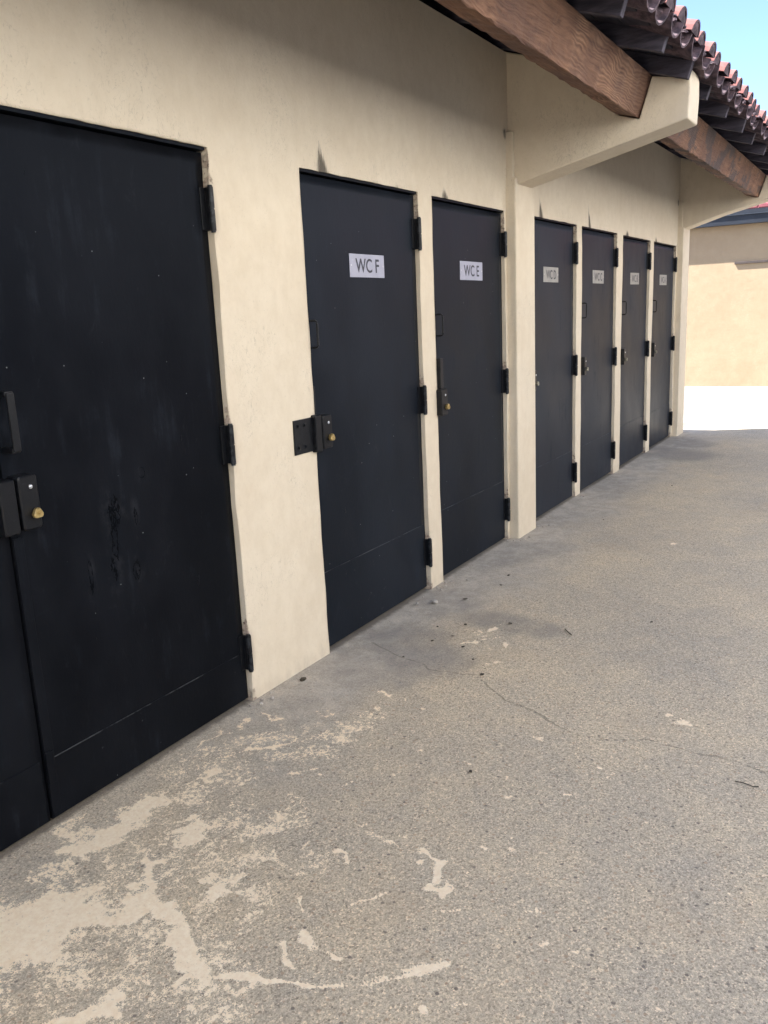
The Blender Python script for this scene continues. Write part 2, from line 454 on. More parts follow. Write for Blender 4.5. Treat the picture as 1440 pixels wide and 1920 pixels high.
def box(bm, x0, x1, y0, y1, z0, z1, bevel=0.0, mi=0, seg=2):
    r = bmesh.ops.create_cube(bm, size=1.0)
    vs = r['verts']
    for v in vs:
        v.co = Vector(((x0 + x1) / 2 + v.co.x * (x1 - x0), (y0 + y1) / 2 + v.co.y * (y1 - y0), (z0 + z1) / 2 + v.co.z * (z1 - z0)))
    fs = list({f for v in vs for f in v.link_faces})
    if bevel:
        es = list({e for f in fs for e in f.edges})
        rr = bmesh.ops.bevel(bm, geom=es, offset=bevel, segments=seg, affect='EDGES', profile=0.5)
        fs = list({f for v in rr['verts'] for f in v.link_faces} | {f for f in fs if f.is_valid})
    for f in fs:
        f.material_index = mi
    return fs

def obox(bm, P, ax, ay, az, lx, ly, lz, bevel=0.0, mi=0):
    """box from corner P along unit axes ax ay az"""
    ax, ay, az, P = Vector(ax), Vector(ay), Vector(az), Vector(P)
    tmp = bmesh.new()
    box(tmp, 0, lx, 0, ly, 0, lz, bevel)
    for v in tmp.verts:
        v.co = P + ax * v.co.x + ay * v.co.y + az * v.co.z
    for f in tmp.faces: f.material_index = mi
    me = bpy.data.meshes.new('tmp'); tmp.to_mesh(me); tmp.free()
    bm.from_mesh(me); bpy.data.meshes.remove(me)

def prism(bm, poly, x0, x1, bevel=0.0):
    """(y,z) polygon extruded along x"""
    a = [bm.verts.new((x0, y, z)) for y, z in poly]
    b = [bm.verts.new((x1, y, z)) for y, z in poly]
    n = len(poly)
    fs = [bm.faces.new(a), bm.faces.new(b[::-1])]
    for i in range(n):
        fs.append(bm.faces.new((a[i], b[i], b[(i + 1) % n], a[(i + 1) % n])))
    bmesh.ops.recalc_face_normals(bm, faces=fs)
    if bevel:
        es = list({e for f in fs for e in f.edges})
        bmesh.ops.bevel(bm, geom=es, offset=bevel, segments=2, affect='EDGES', profile=0.5)

def tube(bm, pts, r, n=8):
    pts = [Vector(p) for p in pts]
    rings = []
    for i, p in enumerate(pts):
        if i == 0: d = pts[1] - p
        elif i == len(pts) - 1: d = p - pts[i - 1]
        else: d = (pts[i + 1] - pts[i]).normalized() + (p - pts[i - 1]).normalized()
        d.normalize()
        up = Vector((0, 0, 1)) if abs(d.z) < 0.9 else Vector((1, 0, 0))
        u = d.cross(up).normalized(); v = d.cross(u).normalized()
        rings.append([bm.verts.new(p + u * r * math.cos(2 * math.pi * k / n) + v * r * math.sin(2 * math.pi * k / n)) for k in range(n)])
    for a, b in zip(rings, rings[1:]):
        for k in range(n):
            bm.faces.new((a[k], a[(k + 1) % n], b[(k + 1) % n], b[k]))
    bm.faces.new(rings[0][::-1]); bm.faces.new(rings[-1])

def cyl(bm, c, axis, r, h, n=16, bevel=0.0, mi=0):
    c = Vector(c); axis = Vector(axis).normalized()
    tmp = bmesh.new()
    bmesh.ops.create_cone(tmp, cap_ends=True, segments=n, radius1=r, radius2=r, depth=h)
    if bevel:
        es = [e for e in tmp.edges if abs(e.verts[0].co.z - e.verts[1].co.z) < 1e-6]
        bmesh.ops.bevel(tmp, geom=es, offset=bevel, segments=2, affect='EDGES')
    q = axis.to_track_quat('Z', 'Y').to_matrix()
    for v in tmp.verts: v.co = c + q @ v.co
    for f in tmp.faces: f.material_index = mi
    me = bpy.data.meshes.new('tmp'); tmp.to_mesh(me); tmp.free()
    bm.from_mesh(me); bpy.data.meshes.remove(me)

def grid_mesh(name, xs, ys, fn, attrs, keep=None):
    """fn(X,Y)->Nx3 coords; attrs dict name->array (nx*ny)"""
    nx, ny = len(xs), len(ys)
    XX, YY = np.meshgrid(xs, ys, indexing='ij')
    co = fn(XX, YY).reshape(-1, 3).astype(np.float32)
    ii, jj = np.meshgrid(np.arange(nx - 1), np.arange(ny - 1), indexing='ij')
    ii = ii.ravel(); jj = jj.ravel()
    if keep is not None:
        k = keep((xs[ii] + xs[ii + 1]) / 2, (ys[jj] + ys[jj + 1]) / 2)
        ii = ii[k]; jj = jj[k]
    a = ii * ny + jj
    faces = np.stack([a, a + ny, a + ny + 1, a + 1], 1).astype(np.int32)
    me = bpy.data.meshes.new(name)
    me.vertices.add(len(co)); me.vertices.foreach_set('co', co.ravel())
    me.loops.add(faces.size); me.loops.foreach_set('vertex_index', faces.ravel())
    me.polygons.add(len(faces))
    me.polygons.foreach_set('loop_start', np.arange(0, faces.size, 4, dtype=np.int32))
    me.update(calc_edges=True)
    for kname, arr in attrs.items():
        at = me.attributes.new(kname, 'FLOAT', 'POINT')
        at.data.foreach_set('value', arr.ravel().astype(np.float32))
    me.validate()
    return me

def seg_dist(X, Y, pts):
    d = np.full(X.shape, 1e9)
    if len(pts) == 1: pts = pts * 2
    for (x0, y0), (x1, y1) in zip(pts, pts[1:]):
        dx, dy = x1 - x0, y1 - y0
        L = dx * dx + dy * dy + 1e-12
        t = np.clip(((X - x0) * dx + (Y - y0) * dy) / L, 0, 1)
        d = np.minimum(d, np.hypot(X - x0 - t * dx, Y - y0 - t * dy))
    return d

# ---------------------------------------------------------------- ground
PAINT=[([(1.104,-0.271),(1.202,-0.354)],0.1057,1.0),
([(1.037,-0.343),(1.092,-0.41)],0.0801,0.85),
([(1.2,-0.416),(1.224,-0.419)],0.0518,0.8),
([(1.42,-0.158),(1.497,-0.195),(1.643,-0.176),(1.717,-0.176)],0.0576,0.8),
([(1.467,-0.195),(1.554,-0.189)],0.0641,0.85),
([(1.49,-0.028),(1.449,-0.158)],0.0301,0.6),
([(1.612,-0.395),(1.661,-0.392)],0.0509,0.78),
([(1.858,-0.247),(1.933,-0.21)],0.0322,0.75),
([(1.738,-0.162),(1.833,-0.212),(1.903,-0.242)],0.0218,0.55),
([(1.707,-0.57),(1.811,-0.58),(1.888,-0.573)],0.0426,0.55),
([(1.461,-0.378),(1.423,-0.434),(1.346,-0.522)],0.0337,0.8),
([(1.323,-0.478),(1.333,-0.544),(1.308,-0.626),(1.256,-0.728),(1.244,-0.782)],0.039,0.9),
([(1.212,-0.461),(1.286,-0.497),(1.336,-0.541)],0.0312,0.8),
([(1.198,-0.783),(1.235,-0.88),(1.254,-0.924)],0.0085,1.0),
([(1.243,-0.741),(1.207,-0.783),(1.155,-0.79)],0.0075,0.9),
([(1.253,-0.936),(1.274,-1.004),(1.297,-1.079)],0.0067,0.9),
([(1.299,-1.09),(1.359,-1.18),(1.418,-1.243)],0.0055,0.6),
([(1.36,-1.165),(1.392,-1.202)],0.012,0.75),
([(1.437,-1.233),(1.505,-1.322)],0.0047,0.8),
([(0.94,-0.621),(1.008,-0.642),(1.072,-0.69)],0.0362,0.95),
([(0.966,-0.64),(1.02,-0.696)],0.0272,0.9),
([(1.115,-0.713),(1.145,-0.699)],0.0207,0.6),
([(1.48,-0.586),(1.524,-0.633),(1.569,-0.671)],0.0183,0.7),
([(1.453,-0.649),(1.496,-0.686)],0.0217,0.75),
([(1.524,-0.556),(1.577,-0.608)],0.0115,0.6),
([(1.223,-0.328),(1.216,-0.571),(1.18,-0.766)],0.1405,0.43),
([(1.01,-0.476),(1.092,-0.633)],0.087,0.42),
([(1.473,-0.32),(1.518,-0.62),(1.392,-0.746)],0.1071,0.38),
([(1.737,-0.232),(2.158,-0.315)],0.0994,0.36),
([(1.271,-0.183),(1.314,-0.218)],0.0482,0.5),
([(1.833,-1.073),(1.823,-1.123)],0.0152,0.9),
([(1.818,-1.122),(1.755,-1.162)],0.011,0.95),
([(1.743,-1.163),(1.725,-1.197)],0.0225,0.95),
([(1.663,-1.219),(1.679,-1.256)],0.0103,0.85),
([(1.747,-1.397),(1.76,-1.414),(1.783,-1.423)],0.0067,0.95),
([(1.754,-0.835),(1.753,-0.865)],0.0114,0.8),
([(1.747,-0.865),(1.713,-0.894)],0.0046,0.8),
([(1.405,-1.04),(1.427,-1.067)],0.0133,1.0),
([(1.441,-0.947),(1.41,-0.979)],0.0096,0.85),
([(1.534,-0.869),(1.494,-0.903)],0.0068,0.7),
([(1.409,-0.802),(1.406,-0.818)],0.0128,0.8),
([(1.385,-0.92),(1.338,-0.963),(1.316,-1.011)],0.0028,0.8),
([(1.534,-1.002),(1.598,-1.018),(1.65,-1.051)],0.0051,0.7),
([(2.953,-1.484),(2.955,-1.527)],0.0176,1.0),
([(2.94,-1.524),(2.934,-1.559)],0.0104,0.9),
([(2.007,-0.174),(2.101,-0.24),(2.198,-0.337)],0.011,0.8),
([(2.063,-0.045),(2.177,-0.078),(2.265,-0.086)],0.0151,0.6),
([(2.256,-0.384),(2.322,-0.478)],0.0392,0.5),
([(3.477,-0.492),(3.459,-0.555)],0.0125,0.95),
([(3.513,-0.54),(3.582,-0.557)],0.0125,0.95),
([(3.388,-0.559),(3.425,-0.61)],0.0097,0.9),
([(3.359,-0.638),(3.334,-0.705)],0.0157,0.9),
([(3.338,-0.528),(3.371,-0.554)],0.0122,0.8),
([(3.17,-0.706),(3.168,-0.744)],0.0147,0.8),
([(2.699,-0.424),(2.698,-0.456)],0.0161,0.9),
([(1.757,-1.425),(1.77,-1.425)],0.0049,0.9),
([(1.948,-1.199),(1.944,-1.241)],0.0055,0.85),
([(1.974,-1.274),(1.969,-1.285)],0.0099,0.7),
([(2.021,-1.245),(2.02,-1.255)],0.01,0.75),
([(2.148,-1.066),(2.143,-1.077)],0.0087,0.8),
([(2.145,-0.908),(2.144,-0.919)],0.0092,0.7),
([(2.341,-1.072),(2.34,-1.087)],0.0097,0.8),
([(2.356,-0.946),(2.349,-0.965)],0.0063,0.8),
([(2.617,-1.097),(2.612,-1.122)],0.0097,0.7),
([(1.394,-1.363),(1.417,-1.391)],0.0027,0.6),
([(1.589,-1.759),(1.589,-1.768)],0.0066,0.85),
([(1.418,-1.393),(1.418,-1.398)],0.0067,0.7),
([(1.675,-1.558),(1.674,-1.563)],0.0053,0.8),
([(1.656,-1.484),(1.672,-1.494)],0.0057,0.6),
([(2.272,-1.571),(2.272,-1.59)],0.0067,0.6),
([(5.355,-1.011),(5.341,-1.046)],0.0189,0.9),
([(1.201,-0.893),(1.194,-0.931),(1.22,-0.931)],0.0096,0.7),
([(2.341,-0.124),(2.341,-0.175)],0.019,0.55),
([(2.448,-0.298),(2.44,-0.333)],0.0151,0.7),
([(2.546,-0.454),(2.544,-0.48)],0.0127,0.6),
([(2.027,-0.459),(2.103,-0.536)],0.0073,0.5),
([(2.162,0.258),(2.104,0.174)],0.0064,0.5),
([(1.641,-0.709),(1.611,-0.804)],0.0096,0.5),
([(1.871,-0.885),(1.858,-0.947)],0.0085,0.5),
([(1.688,-0.748),(1.8,-0.744)],0.0065,0.5)]

PAINT += [([(1.198,-0.783),(1.235,-0.88),(1.254,-0.936),(1.274,-1.004),(1.297,-1.079),(1.335,-1.13)],0.0075,1.0),
([(1.299,-1.09),(1.359,-1.18),(1.418,-1.243),(1.505,-1.322)],0.0065,0.8),
([(1.534,-1.002),(1.598,-1.018),(1.66,-1.055)],0.0065,0.9),([(1.30,-0.30),(1.42,-0.40),(1.50,-0.46)],0.05,0.42),([(1.62,-0.30),(1.75,-0.42),(1.80,-0.62)],0.08,0.34),
([(1.05,-0.80),(1.12,-0.95)],0.07,0.40),([(1.60,-0.62),(1.70,-0.80)],0.05,0.38),([(1.9,-0.10),(2.25,-0.30)],0.08,0.36),([(2.2,-0.45),(2.5,-0.5)],0.07,0.32)]
rr_ = random.Random(21)
for q in range(40):
    x_ = rr_.uniform(1.0, 3.2); y_ = -rr_.uniform(0.25, 1.9) if x_ > 1.5 else -rr_.uniform(0.9, 1.5)
    a_ = rr_.uniform(0, 6.28); l_ = rr_.choice([0.004, 0.006, 0.01, 0.02, 0.035])
    PAINT.append(([(x_, y_), (x_ + l_ * math.cos(a_), y_ + l_ * math.sin(a_))], rr_.uniform(0.004, 0.0065), rr_.uniform(0.35, 0.75)))
CRACK = [(3.151, -0.101), (3.054, -0.313), (2.993, -0.492), (2.99, -0.633), (3.004, -0.701), (2.937, -0.764), (2.874, -0.855), (2.823, -0.962), (2.793, -1.015), (2.743, -1.131), (2.693, -1.235), (2.682, -1.312), (2.732, -1.391), (2.758, -1.446), (2.74, -1.53), (2.739, -1.664), (2.73, -1.757), (2.713, -1.848), (2.75, -2.1), (2.70, -2.6), (2.78, -3.4)]
STAIN = [((3.25, -0.25), (3.05, -0.45), 0.22, 0.75), ((3.65, -0.45), (3.6, -0.75), 0.13, 0.75), ((3.9, -0.12), (3.7, -0.3), 0.2, 0.55),
         ((2.9, -0.12), (2.85, -0.4), 0.16, 0.5), ((8.8, -0.1), (8.6, -0.4), 0.3, 0.9), ((9.6, -0.1), (9.3, -0.35), 0.25, 0.7),
         ((7.1, -0.1), (6.6, -0.3), 0.25, 0.45), ((5.4, -0.12), (5.9, -0.35), 0.25, 0.4), ((1.75, -0.42), (1.5, -0.45), 0.13, 0.45),
         ((2.45, -0.12), (2.3, -0.25), 0.1, 0.35), ((1.5, -0.55), (1.2, -0.6), 0.2, 0.3), ((4.6, -0.12), (4.9, -0.3), 0.2, 0.5), ((7.8, -0.7), (8.5, -0.9), 0.3, 0.3)]
xs = np.concatenate([[-400, -60, -20, -8, -3, -1, 0, 0.4, 0.7], np.arange(0.85, 2.4, 0.006), np.arange(2.4, 4.2, 0.012), np.arange(4.2, 10.6, 0.04), [11, 12, 14, 17, 22, 40, 100, 500]])
ys = np.concatenate([[-400, -60, -20, -9, -6, -4, -3, -2.5], np.arange(-2.1, 0.04, 0.0065), [0.2, 1, 4, 9, 20, 60, 400]])
XX, YY = np.meshgrid(xs, ys, indexing='ij')
paint = np.zeros(XX.shape)
wr = np.random.default_rng(11)
WX = np.zeros(XX.shape); WY = np.zeros(XX.shape); WM = np.zeros(XX.shape)
for q in range(26):
    f_ = 18 * 1.17 ** q if q < 14 else 25 * 1.15 ** (q - 12)
    th_ = wr.uniform(0, 6.28); ph_ = wr.uniform(0, 6.28, 3)
    arg = (XX * math.cos(th_) + YY * math.sin(th_)) * f_
    amp = 0.045 / f_
    WX += amp * np.sin(arg + ph_[0]); WY += amp * np.sin(arg * 1.07 + ph_[1]); WM += 0.16 * np.sin(arg * 0.8 + ph_[2])
VX = 0.022 * np.sin(XX * 31 + YY * 17 + 1) * np.cos(YY * 43 + 2) + 0.012 * np.sin(XX * 83 - YY * 61)
VY = 0.022 * np.sin(YY * 29 - XX * 23 + 4) * np.cos(XX * 37) + 0.012 * np.sin(XX * 71 + YY * 97)
for pts, wd, lv in PAINT:
    wd = max(wd, 0.0062); PW = wd
    d = seg_dist(XX + WX, YY + WY, pts) if PW <= 0.012 else seg_dist(XX + WX * 2.6 + VX, YY + WY * 2.6 + VY, pts)
    if wd <= 0.03: wd = wd * np.clip(0.8 + 0.75 * WM, 0.15, 1.9)
    if PW > 0.03:
        a = lv * (np.clip(1.35 - d / (wd * 1.0), 0, 1) if lv >= 0.7 else np.clip(1.55 - d / wd, 0, 1)) * (1.15 if lv >= 0.7 else 1)
    else:
        a = (lv + 0.10) * np.clip(1.4 - d / wd, 0, 1)
    paint = np.maximum(paint, a)
crack = np.clip(1.0 - seg_dist(XX + WX * 1.5, YY + WY * 1.5, CRACK) / 0.018, 0, 1)
c2 = [(2.60, -1.79), (2.63, -1.72), (2.60, -1.66)]
crack = np.maximum(crack, 0.7 * np.clip(1.0 - seg_dist(XX, YY, [(1.24, -0.16), (1.12, -0.27), (1.13, -0.38), (1.06, -0.47), (1.02, -0.62)]) / 0.009, 0, 1))
stain = np.zeros(XX.shape)
for p, q, r_, lv in STAIN:
    stain = np.maximum(stain, lv * np.clip(1.6 - seg_dist(XX, YY, [p, q]) / r_, 0, 1))
hz = 0.004 * np.sin(XX * 1.3 + 0.5) * np.cos(YY * 1.7) + 0.003 * np.sin(XX * 3.1 + YY * 2.3)
hz = np.where((XX > -8) & (XX < 9.5) & (np.abs(YY) < 4.5), hz, 0)
me = grid_mesh('ground', xs, ys, lambda X, Y: np.stack([X, Y, hz], -1), {'paint': paint, 'crack': crack, 'stain': stain})
for p in me.polygons: p.use_smooth = True
g = link_mesh('ground', me, M['concrete'])
tag(g, kind='structure')

me = grid_mesh('added_dark_slab', np.array([10.9, 13, 15.0, 15.819]), np.array([-12, -6, -3, -1, 0, 1, 3, 7.0]), lambda X, Y: np.stack([X, Y, X * 0 + 0.004], -1), {})
tag(link_mesh('added_dark_slab', me, m_simple('darkened_slab_concrete', (0.15, 0.145, 0.138), (0.23, 0.222, 0.21), 2.2, 0.9, 0.4, 0.004)), kind='structure')  # darker slab added to cut bounce from the sunlit yard

# ---------------------------------------------------------------- the building
WALL_END = 10.14
X_LEFT = -2.6
D_REC = 0.022
openings = [(0.50, 2.415, 2.062), (2.957, 3.952, 2.058), (4.104, 5.062, 2.053), (5.470, 6.436, 2.057), (6.566, 7.515, 2.056), (7.702, 8.662, 2.051), (8.812, 9.792, 2.050), (-1.3, -0.35, 2.055)]
bld = empty('restroom_building', (3.8, 0, 0))
tag(bld, 'long cream stucco restroom block with black metal doors under a red clay tile roof', 'building')
BO = Vector((3.8, 0, 0))
def bpart(name, bm, mats, smooth=False, label=None, loc=None):
    """bm in world space -> part of the building"""
    bmesh.ops.translate(bm, verts=bm.verts, vec=-BO)
    o = obj(name, bm, mats, bld, smooth, loc=None)
    if label: o['label'] = label
    return o

# front wall sheet with the openings cut out and ragged edges
zr = lambda Y: 2.677 + (Y + 0.843) * 0.318
bx = {X_LEFT, WALL_END}; bz = {-0.05, 2.935}
for a, b, h in openings: bx |= {a, b}; bz |= {h}
def refine(s, step):
    s = sorted(s); out = []
    for a, b in zip(s, s[1:]):
        n = max(1, int(math.ceil((b - a) / step)))
        out += list(np.linspace(a, b, n, endpoint=False))
    return np.array(out + [s[-1]])
bz |= {2.06, 2.27}
wx = refine(bx, 0.0125)
wz = np.concatenate([refine({z for z in bz if z <= 2.06}, 0.03)[:-1], refine({z for z in bz if 2.06 <= z <= 2.27}, 0.0125)[:-1], refine({z for z in bz if z >= 2.27}, 0.03)])
XX, ZZ = np.meshgrid(wx, wz, indexing='ij')
jx = np.zeros(XX.shape); jz = np.zeros(XX.shape)
def smooth_noise(n, seed):
    r = np.random.default_rng(seed).normal(size=n)
    k = np.hanning(9); k = k / k.sum() * 1.5
    return np.convolve(r, k, 'same')
for k, (a, b, h) in enumerate(openings):
    ia = int(np.argmin(abs(wx - a))); ib = int(np.argmin(abs(wx - b))); ih = int(np.argmin(abs(wz - h)))
    jx[ia, :ih + 1] = 0.0035 * smooth_noise(ih + 1, k * 3 + 1)
    jx[ib, :ih + 1] = 0.0042 * smooth_noise(ih + 1, k * 3 + 2)
    jz[ia:ib + 1, ih] = 0.0010 * smooth_noise(ib - ia + 1, k * 3 + 3)
wav = 0.0025 * np.sin(XX * 2.1) * np.sin(ZZ * 3.0 + XX) + 0.0015 * np.sin(XX * 6 + ZZ * 5)
soot = np.zeros(XX.shape); chip = np.zeros(XX.shape); grime = np.zeros(XX.shape)
for x, z, sx, sz, lv in [(3.125, 2.055, 0.034, 0.11, 1.15), (4.255, 2.05, 0.03, 0.055, 1.1), (5.70, 2.055, 0.032, 0.12, 1.15), (6.765, 2.055, 0.028, 0.15, 1.1), (7.84, 2.05, 0.042, 0.05, 1.1), (8.90, 2.05, 0.035, 0.05, 1.0), (3.75, 2.05, 0.02, 0.03, 0.6), (5.075, 2.50, 0.02, 0.03, 0.9), (9.82, 2.50, 0.02, 0.03, 0.9)]:
    lean = (ZZ - z) * -0.22
    soot = np.maximum(soot, lv * np.exp(-((XX - x - lean) / (sx * np.clip(1.3 - (ZZ - z) / (sz * 1.0), 0.3, 1.3))) ** 2) * np.clip(1.35 - (ZZ - z) / sz, 0, 1) * (ZZ > z - 0.03))
for a, b, h in openings:
    inz = (ZZ < h + 0.01)
    d = np.abs(XX - b)
    chip = np.maximum(chip, np.where(inz, 0.44 * np.exp(-(d / 0.012) ** 2), 0))
    chip = np.maximum(chip, np.where(inz & (ZZ > h - 0.25), 0.72 * np.exp(-(d / 0.016) ** 2), 0))
    for hz_ in (0.21, 1.03, 1.85):
        chip = np.maximum(chip, 0.9 * np.exp(-(d / 0.025) ** 2 - ((ZZ - hz_ - 0.05) / 0.12) ** 2))
        grime = np.maximum(grime, 0.8 * np.exp(-((XX - b - 0.01) / 0.035) ** 2 - ((ZZ - hz_) / 0.13) ** 2))
    chip = np.maximum(chip, 0.8 * np.exp(-(d / 0.03) ** 2 - ((ZZ) / 0.12) ** 2))
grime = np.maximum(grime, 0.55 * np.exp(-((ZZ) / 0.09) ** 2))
chip = np.maximum(chip, 0.52 * np.exp(-((ZZ) / 0.03) ** 2))
def keepw(x, z):
    k = np.ones(x.shape, bool)
    for a, b, h in openings: k &= ~((x > a) & (x < b) & (z < h))
    return k
me = grid_mesh('wall', wx, wz, lambda X, Z: np.stack([X + jx - BO.x, wav * ((X < WALL_END - 0.01)), Z + jz], -1), {'soot': soot, 'chip': chip, 'grime': grime}, keepw)
# reveals: extrude the border of every opening inwards
bm = bmesh.new(); bm.from_mesh(me)
inner = []
for e in bm.edges:
    if e.is_boundary:
        mx = (e.verts[0].co + e.verts[1].co) / 2 + BO
        if any(a - 0.02 < mx.x < b + 0.02 and mx.z < h + 0.02 for a, b, h in openings) and mx.z > -0.045:
            inner.append(e)
r = bmesh.ops.extrude_edge_only(bm, edges=inner)
nv = [v for v in r['geom'] if isinstance(v, bmesh.types.BMVert)]
for v in nv: v.co.y = 0.11
bmesh.ops.recalc_face_normals(bm, faces=bm.faces)
# outward is -Y for the front
f0 = max(bm.faces, key=lambda f: -f.calc_center_median().y)
if sum(f.normal.y for f in bm.faces if abs(f.normal.y) > 0.9) > 0: bmesh.ops.reverse_faces(bm, faces=bm.faces)
bm.to_mesh(me); bm.free()
for p in me.polygons: p.use_smooth = abs(p.normal.y) > 0.9
link_mesh('wall', me, M['stucco'], bld)
# end wall, back wall (far sides of the same block)
RIDGE_Y = 1.5; BACK_Y = 3.0
REAR_END = 9.32; STEP_Y = 0.45  # unseen rear end stepped back, shaped to shorten the shadow on the ground
bm = bmesh.new()
zrid = zr(RIDGE_Y)
prism(bm, [(0.202, -0.05), (BACK_Y, -0.05), (BACK_Y, 2.93), (RIDGE_Y, zrid - 0.01), (0.202, 2.99)], REAR_END - 0.16, REAR_END + 0.001)
bpart('wall', bm, M['stucco'])
bm = bmesh.new(); box(bm, REAR_END + 0.002, WALL_END + 0.001, 0.112, 0.20, -0.05, 2.93)
box(bm, WALL_END - 0.1, WALL_END + 0.001, 0.004, 0.1115, -0.05, 2.93)
bpart('wall', bm, M['stucco'])
bm = bmesh.new()
prism(bm, [(0.004, -0.05), (BACK_Y, -0.05), (BACK_Y, 2.93), (RIDGE_Y, zrid - 0.01), (0.11, 2.97), (0.004, 2.93)], X_LEFT, X_LEFT + 0.15)
bpart('wall', bm, M['stucco'])
bm = bmesh.new(); box(bm, X_LEFT + 0.151, REAR_END - 0.161, BACK_Y - 0.15, BACK_Y - 0.002, -0.05, 2.93)
bpart('wall', bm, M['stucco'])

# pilasters and the concrete brackets that carry the eave beam
PIL = [(0.35, 0.66), (5.092, 5.412), (9.842, 10.165)]
for i, (a, b) in enumerate(PIL):
    bm = bmesh.new()
    box(bm, a, b, -0.062, 0.03, -0.05, 2.24, 0.009)
    # slim plaster stop running on up the inner corner
    box(bm, a + 0.003, a + 0.05, -0.045, 0.02, 2.20, 2.50, 0.006)
    bpart('pilaster', bm, M['stucco'])
BR = [(0.38, 0.62), (5.122, 5.372), (9.872, 10.122)]
def notch_poly():
    return [(0.06, 2.195), (-0.05, 2.200), (-0.50, 2.303), (-1.04, 2.430), (-1.046, 2.56), (-1.044, 2.655), (-1.036, 2.688), (-1.018, 2.698),
            (-1.000, 2.680), (-0.990, 2.640), (-0.843, 2.672), (-0.778, 2.463), (-0.652, 2.503), (-0.719, 2.713), (0.06, zr(0.06) - 0.004)]
for k_, (a, b) in enumerate(BR):
    bm = bmesh.new()
    pp = notch_poly()
    if k_ == 2: pp[:4] = [(0.06, 2.205), (-0.05, 2.222), (-0.43, 2.338), (-1.04, 2.482)]
    prism(bm, pp, a, b, 0.008)
    bpart('bracket', bm, M['stucco'])
# beams
bu = Vector((0, -0.3035, 0.9528)); bv = Vector((0, 0.9528, 0.3035))
for i, (a, b) in enumerate([(-2.5, 0.50), (0.503, 5.20), (5.203, 10.10)]):
    bm = bmesh.new()
    P = Vector((a, -0.772, 2.469)) + bv * 0.0
    nseg = int((b - a) / 0.06)
    tmp = bmesh.new()
    prof = [(0.004, 0), (0.126, 0), (0.13, 0.004), (0.13, 0.216), (0.126, 0.22), (0.004, 0.22), (0, 0.216), (0, 0.004)]
    rings = []
    for k in range(nseg + 1):
        x = a + (b - a) * k / nseg
        ring = []
        for j, (pv, pu) in enumerate(prof):
            jit = 0.0022
            q = P + bv * (pv + random.gauss(0, jit * 0.6)) + bu * (pu + (random.gauss(0, jit) if pu < 0.1 else 0))
            ring.append(bm.verts.new((x, q.y, q.z)))
        rings.append(ring)
    for r1, r2 in zip(rings, rings[1:]):
        for j in range(8):
            bm.faces.new((r1[j], r1[(j + 1) % 8], r2[(j + 1) % 8], r2[j]))
    bm.faces.new(rings[0]); bm.faces.new(rings[-1][::-1])
    bpart('beam', bm, M['beam2' if i == 2 else 'beam1'], label=['rough brown timber beam over the near doors', 'rough reddish brown timber beam with swirling grain', 'timber beam with dark stains and pale worn patches'][i])

# ---------------------------------------------------------------- roof
sdir = Vector((0, 0.9530, 0.3030)); ndir = Vector((0, -0.3030, 0.9530))
XR0, XR1 = X_LEFT - 0.3, 10.2
def RP(x, s, n):      # roof point: s along slope from Y=-1.03, n above rafter underside
    return Vector((x, -1.03, zr(-1.03))) + sdir * s + ndir * n
L = (RIDGE_Y + 1.03) / 0.953
LS = (STEP_Y + 1.03) / 0.953
roof = empty('roof', (0, 0, 0), bld)
roof.location = Vector((3.8, 0, zr(0))) - BO
RO = Vector((3.8, 0, zr(0)))
def rpart(name, bm, mats, smooth=False):
    bmesh.ops.translate(bm, verts=bm.verts, vec=-RO)
    return obj(name, bm, mats, roof, smooth)
rx = 4.455 - 0.605 * 12
k = 0
while rx < XR1 - 0.02:
    bm = bmesh.new()
    jl = random.uniform(-0.02, 0.015)
    obox(bm, RP(rx, jl, 0.0), (1, 0, 0), sdir, ndir, 0.045, (L if rx < REAR_END - 0.05 else LS) - jl, 0.085, 0.003)
    rpart('rafter', bm, M['rafter'])
    rx += 0.605; k += 1
# sheathing: separate boards, slightly uneven
bm = bmesh.new()
s = 0.05
while s < L:
    wd = random.uniform(0.13, 0.16)
    obox(bm, RP(XR0, s, 0.086 + random.uniform(0, 0.002)), (1, 0, 0), sdir, ndir, (XR1 if s < LS - 0.1 else REAR_END + 0.05) - XR0, min(wd - 0.006, L - s), 0.018)
    s += wd
rpart('sheathing', bm, M['deck'])
bm = bmesh.new()
# the far slope of the same roof
prism(bm, [(RIDGE_Y - 0.01, zrid + 0.09), (BACK_Y + 1.0, zr(-1.0) + 0.09 + 0.02), (BACK_Y + 1.0, zr(-1.0) + 0.14), (RIDGE_Y - 0.01, zrid + 0.14)], XR0, REAR_END + 0.05)
rpart('sheathing', bm, M['deck'])

